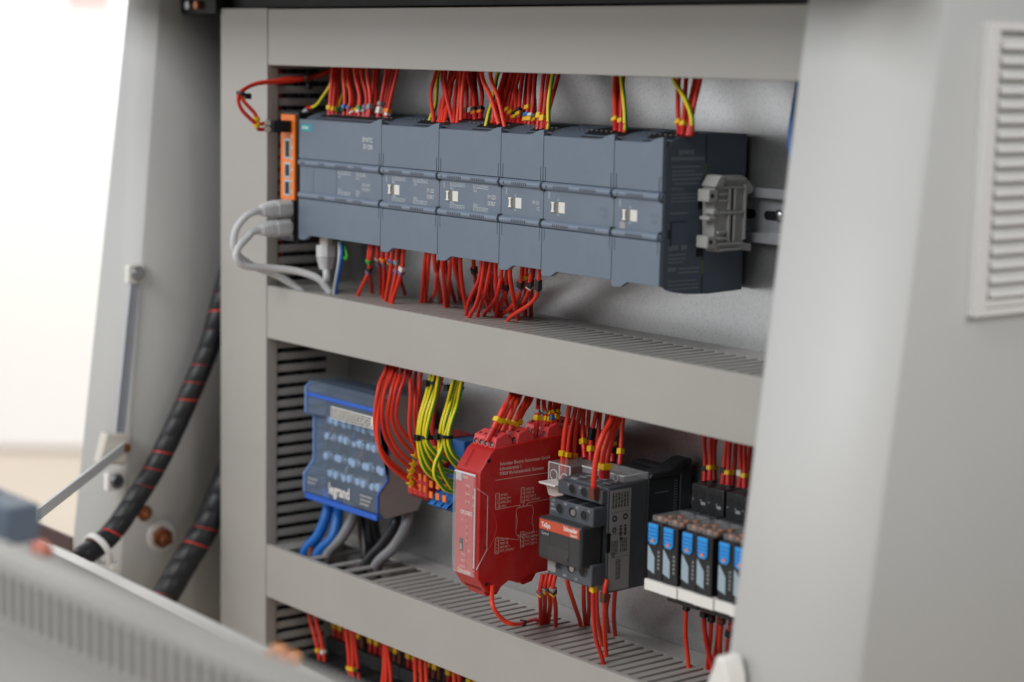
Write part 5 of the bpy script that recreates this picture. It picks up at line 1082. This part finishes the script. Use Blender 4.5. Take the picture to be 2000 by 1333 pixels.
# ------------------------------------------------------------------ swung out component panel in the foreground, lower left
B1 = CAM+ray(0, 1222)*885; B2 = aZ(242, 1338, B1.z); dX = (B2-B1).normalized()      # foot of the duct on the panel
R1 = CAM+ray(110, 1078)*1290; R2 = aZ(640, 1336, R1.z); dR = (R2-R1).normalized()     # far rim of the panel
perp = Vector((0, 0, 1)).cross(dX).normalized()
if perp.y > 0: perp = -perp                                                            # towards the viewer
t = thing('component_panel', 'pale grey swung out component panel blurred in the lower left foreground', 'panel', tuple(B1.lerp(R1, .5)))
ra, rb, ba, bb = R1-dR*330, R1+dR*640, B1-dX*640, B1+dX*420
fa, fb = ba+(perp*400+Vector((0, 0, -40))), bb+(perp*400+Vector((0, 0, -40)))
b = MB(); dn = Vector((0, 0, -2.5))
for q4 in ((ra, rb, bb, ba), (ba, bb, fb, fa)):
    b.add([*q4, *[p+dn for p in q4]], [(0, 1, 2, 3), (7, 6, 5, 4), (0, 4, 5, 1), (1, 5, 6, 2), (2, 6, 7, 3), (3, 7, 4, 0)])
b.build('plate', M_DUCT, t)
b = MB(); rz = Vector((0, 0, 5)); ry = Vector((0, -10, -.5))
b.add([ra+rz, rb+rz, rb+rz+ry, ra+rz+ry, ra-rz*2, rb-rz*2, rb-rz*2+ry, ra-rz*2+ry], [(0, 1, 2, 3), (7, 6, 5, 4), (0, 4, 5, 1), (1, 5, 6, 2), (2, 6, 7, 3), (3, 7, 4, 0)]); b.build('rim', M_RIM, t, bevel=1.5)
def pbox(b, l0, l1, o0, o1, h0, h1):           # along the duct, towards the viewer, up
    vs = [B1+dX*l+perp*o+Vector((0, 0, h)) for o, h in ((o0, h0), (o1, h0), (o1, h1), (o0, h1)) for l in (l0, l1)]
    b.add(vs, [(0, 2, 4, 6), (7, 5, 3, 1), (0, 1, 3, 2), (2, 3, 5, 4), (4, 5, 7, 6), (6, 7, 1, 0)])
t = thing('wire_duct', 'blurred grey slotted wire duct on the swung out panel in the foreground', 'wire duct', tuple(B1))
H = 31.0
b = MB(); pbox(b, -190, 280, -15, 0, .3, 2); pbox(b, -190, 280, -1.8, 0, 2, 4); pbox(b, -190, 280, -15, -13.6, 2, H-1.5); b.build('channel', M_DUCT, t, bevel=.4)
b = MB(); pbox(b, -191, 281, -15, 1.2, H-1.5, H); pbox(b, -191, 281, .1, 1.2, H-6, H-1.5); b.build('cover', M_LID, t, bevel=.7)
f0 = None
for i in range(56):
    if f0 is None:
        b = MB(); pbox(b, -188, -183.2, -1.8, .6, 3, H-2); f0 = b.build('finger', M_DUCT, t, bevel=.5)
    else: link_copy(f0, t, tuple(dX*(i*8.3)))
fm = [M_LGREY, M_WIRE, M_WHITE, M_LGREY, M_DBLUE, M_ORGM, M_WHITE]
for i in range(7):
    o_, h_ = -5.6-1.2*(i % 3), 5+3.2*i
    pts = [B1+dX*l+perp*(o_+random.uniform(-1, 1))+Vector((0, 0, h_+random.uniform(-3, 3))) for l in (-185, -120, -60, 0, 60, 120, 190, 275)]
    if i == 0: wire([p+perp*-3+Vector((0, 0, 8)) for p in pts], 'thick grey loom filling the blurred foreground duct', m=M_GREYW, r=4.5, name='cable', cat='cable')
    wire(pts, ('lowest' if i == 0 else ORD[i]+' from below')+' blurred wire inside the foreground duct', m=fm[i], r=2.0, group='wires inside the foreground duct')
def pblk(name, label, px, z_, size, m, m2):
    c_ = CAM+ray(*px)*z_; t = thing(name, label, 'terminal block', (c_.x, c_.y, c_.z-size[2]))
    b = MB(); b.box(c_.x-size[0], c_.x+size[0], c_.y-size[1], c_.y+size[1], c_.z-size[2], c_.z+size[2]); b.build('housing', m, t, bevel=1.2)
    b = MB(); b.box(c_.x-size[0]*.5, c_.x-size[0]*.15, c_.y-size[1]-1, c_.y+size[1]*.5, c_.z-size[2]*.4, c_.z+size[2]+.6); b.build('groove', m2, t, bevel=.6)
    return c_
pblk('terminal_module', 'blurred blue grey terminal module at the left edge in the foreground', (-4, 1004), 1010, (29, 9, 9.5), M_PLC, M_PLCD)
for px, lab in (((80, 1072), 'blurred small orange red knob under the blue grey terminal module'), ):
    c_ = CAM+ray(*px)*990; t = thing('knob', lab, 'knob', tuple(c_)); b = MB(); b.sphere(c_, 5, 14, (1.3, 1, .9)); b.cyl(c_-Vector((0, -5, 2)), (0, -1, 0), 3, 9, 12); b.build('cap', mat('orange_red_plastic', (206, 128, 112), .45, var=.05), t)
for i, (px, lab) in enumerate((((545, 1272), 'blurred left orange wire connector on the foreground panel rim'), ((572, 1285), 'blurred right orange wire connector on the foreground panel rim'))):
    c_ = CAM+ray(*px)*1010; t = thing('wire_connector', lab, 'connector', (c_.x, c_.y, c_.z-6), 'orange connectors'); b = MB(); b.box(c_.x-4, c_.x+4, c_.y-3, c_.y+3, c_.z-3, c_.z+3); b.build('body', M_FADEO, t, bevel=1); b = MB(); b.cyl(c_+Vector((0, -4, 0)), (0, -1, 0), 2.4, 3, 10); b.build('lever', M_FADEO, t)
c_ = CAM+ray(108, 1052)*1190; t = thing('name_plate', 'small dark brown plate standing on the panel rim by the stay arm', 'plate', (c_.x, c_.y, c_.z-5)); b = MB(); b.box(c_.x-26, c_.x+22, c_.y-1, c_.y+1, c_.z-4, c_.z+5); b.build('plate', mat('brown_plate', (84, 62, 60), .5, var=.1), t, bevel=.3)
c_ = aY(1412, 1318, -90); t = thing('door_catch', 'blurred white door catch in front of the right cabinet flange', 'catch', (c_.x, c_.y, c_.z-16)); b = MB(); b.prism([(c_.x-12, c_.z-18), (c_.x+12, c_.z-18), (c_.x+9, c_.z+2), (c_.x+5, c_.z+11), (c_.x, c_.z+12), (c_.x-3, c_.z+3)], 'y', c_.y-6, c_.y+9); b.build('body', M_WHITE, t, bevel=1.5)
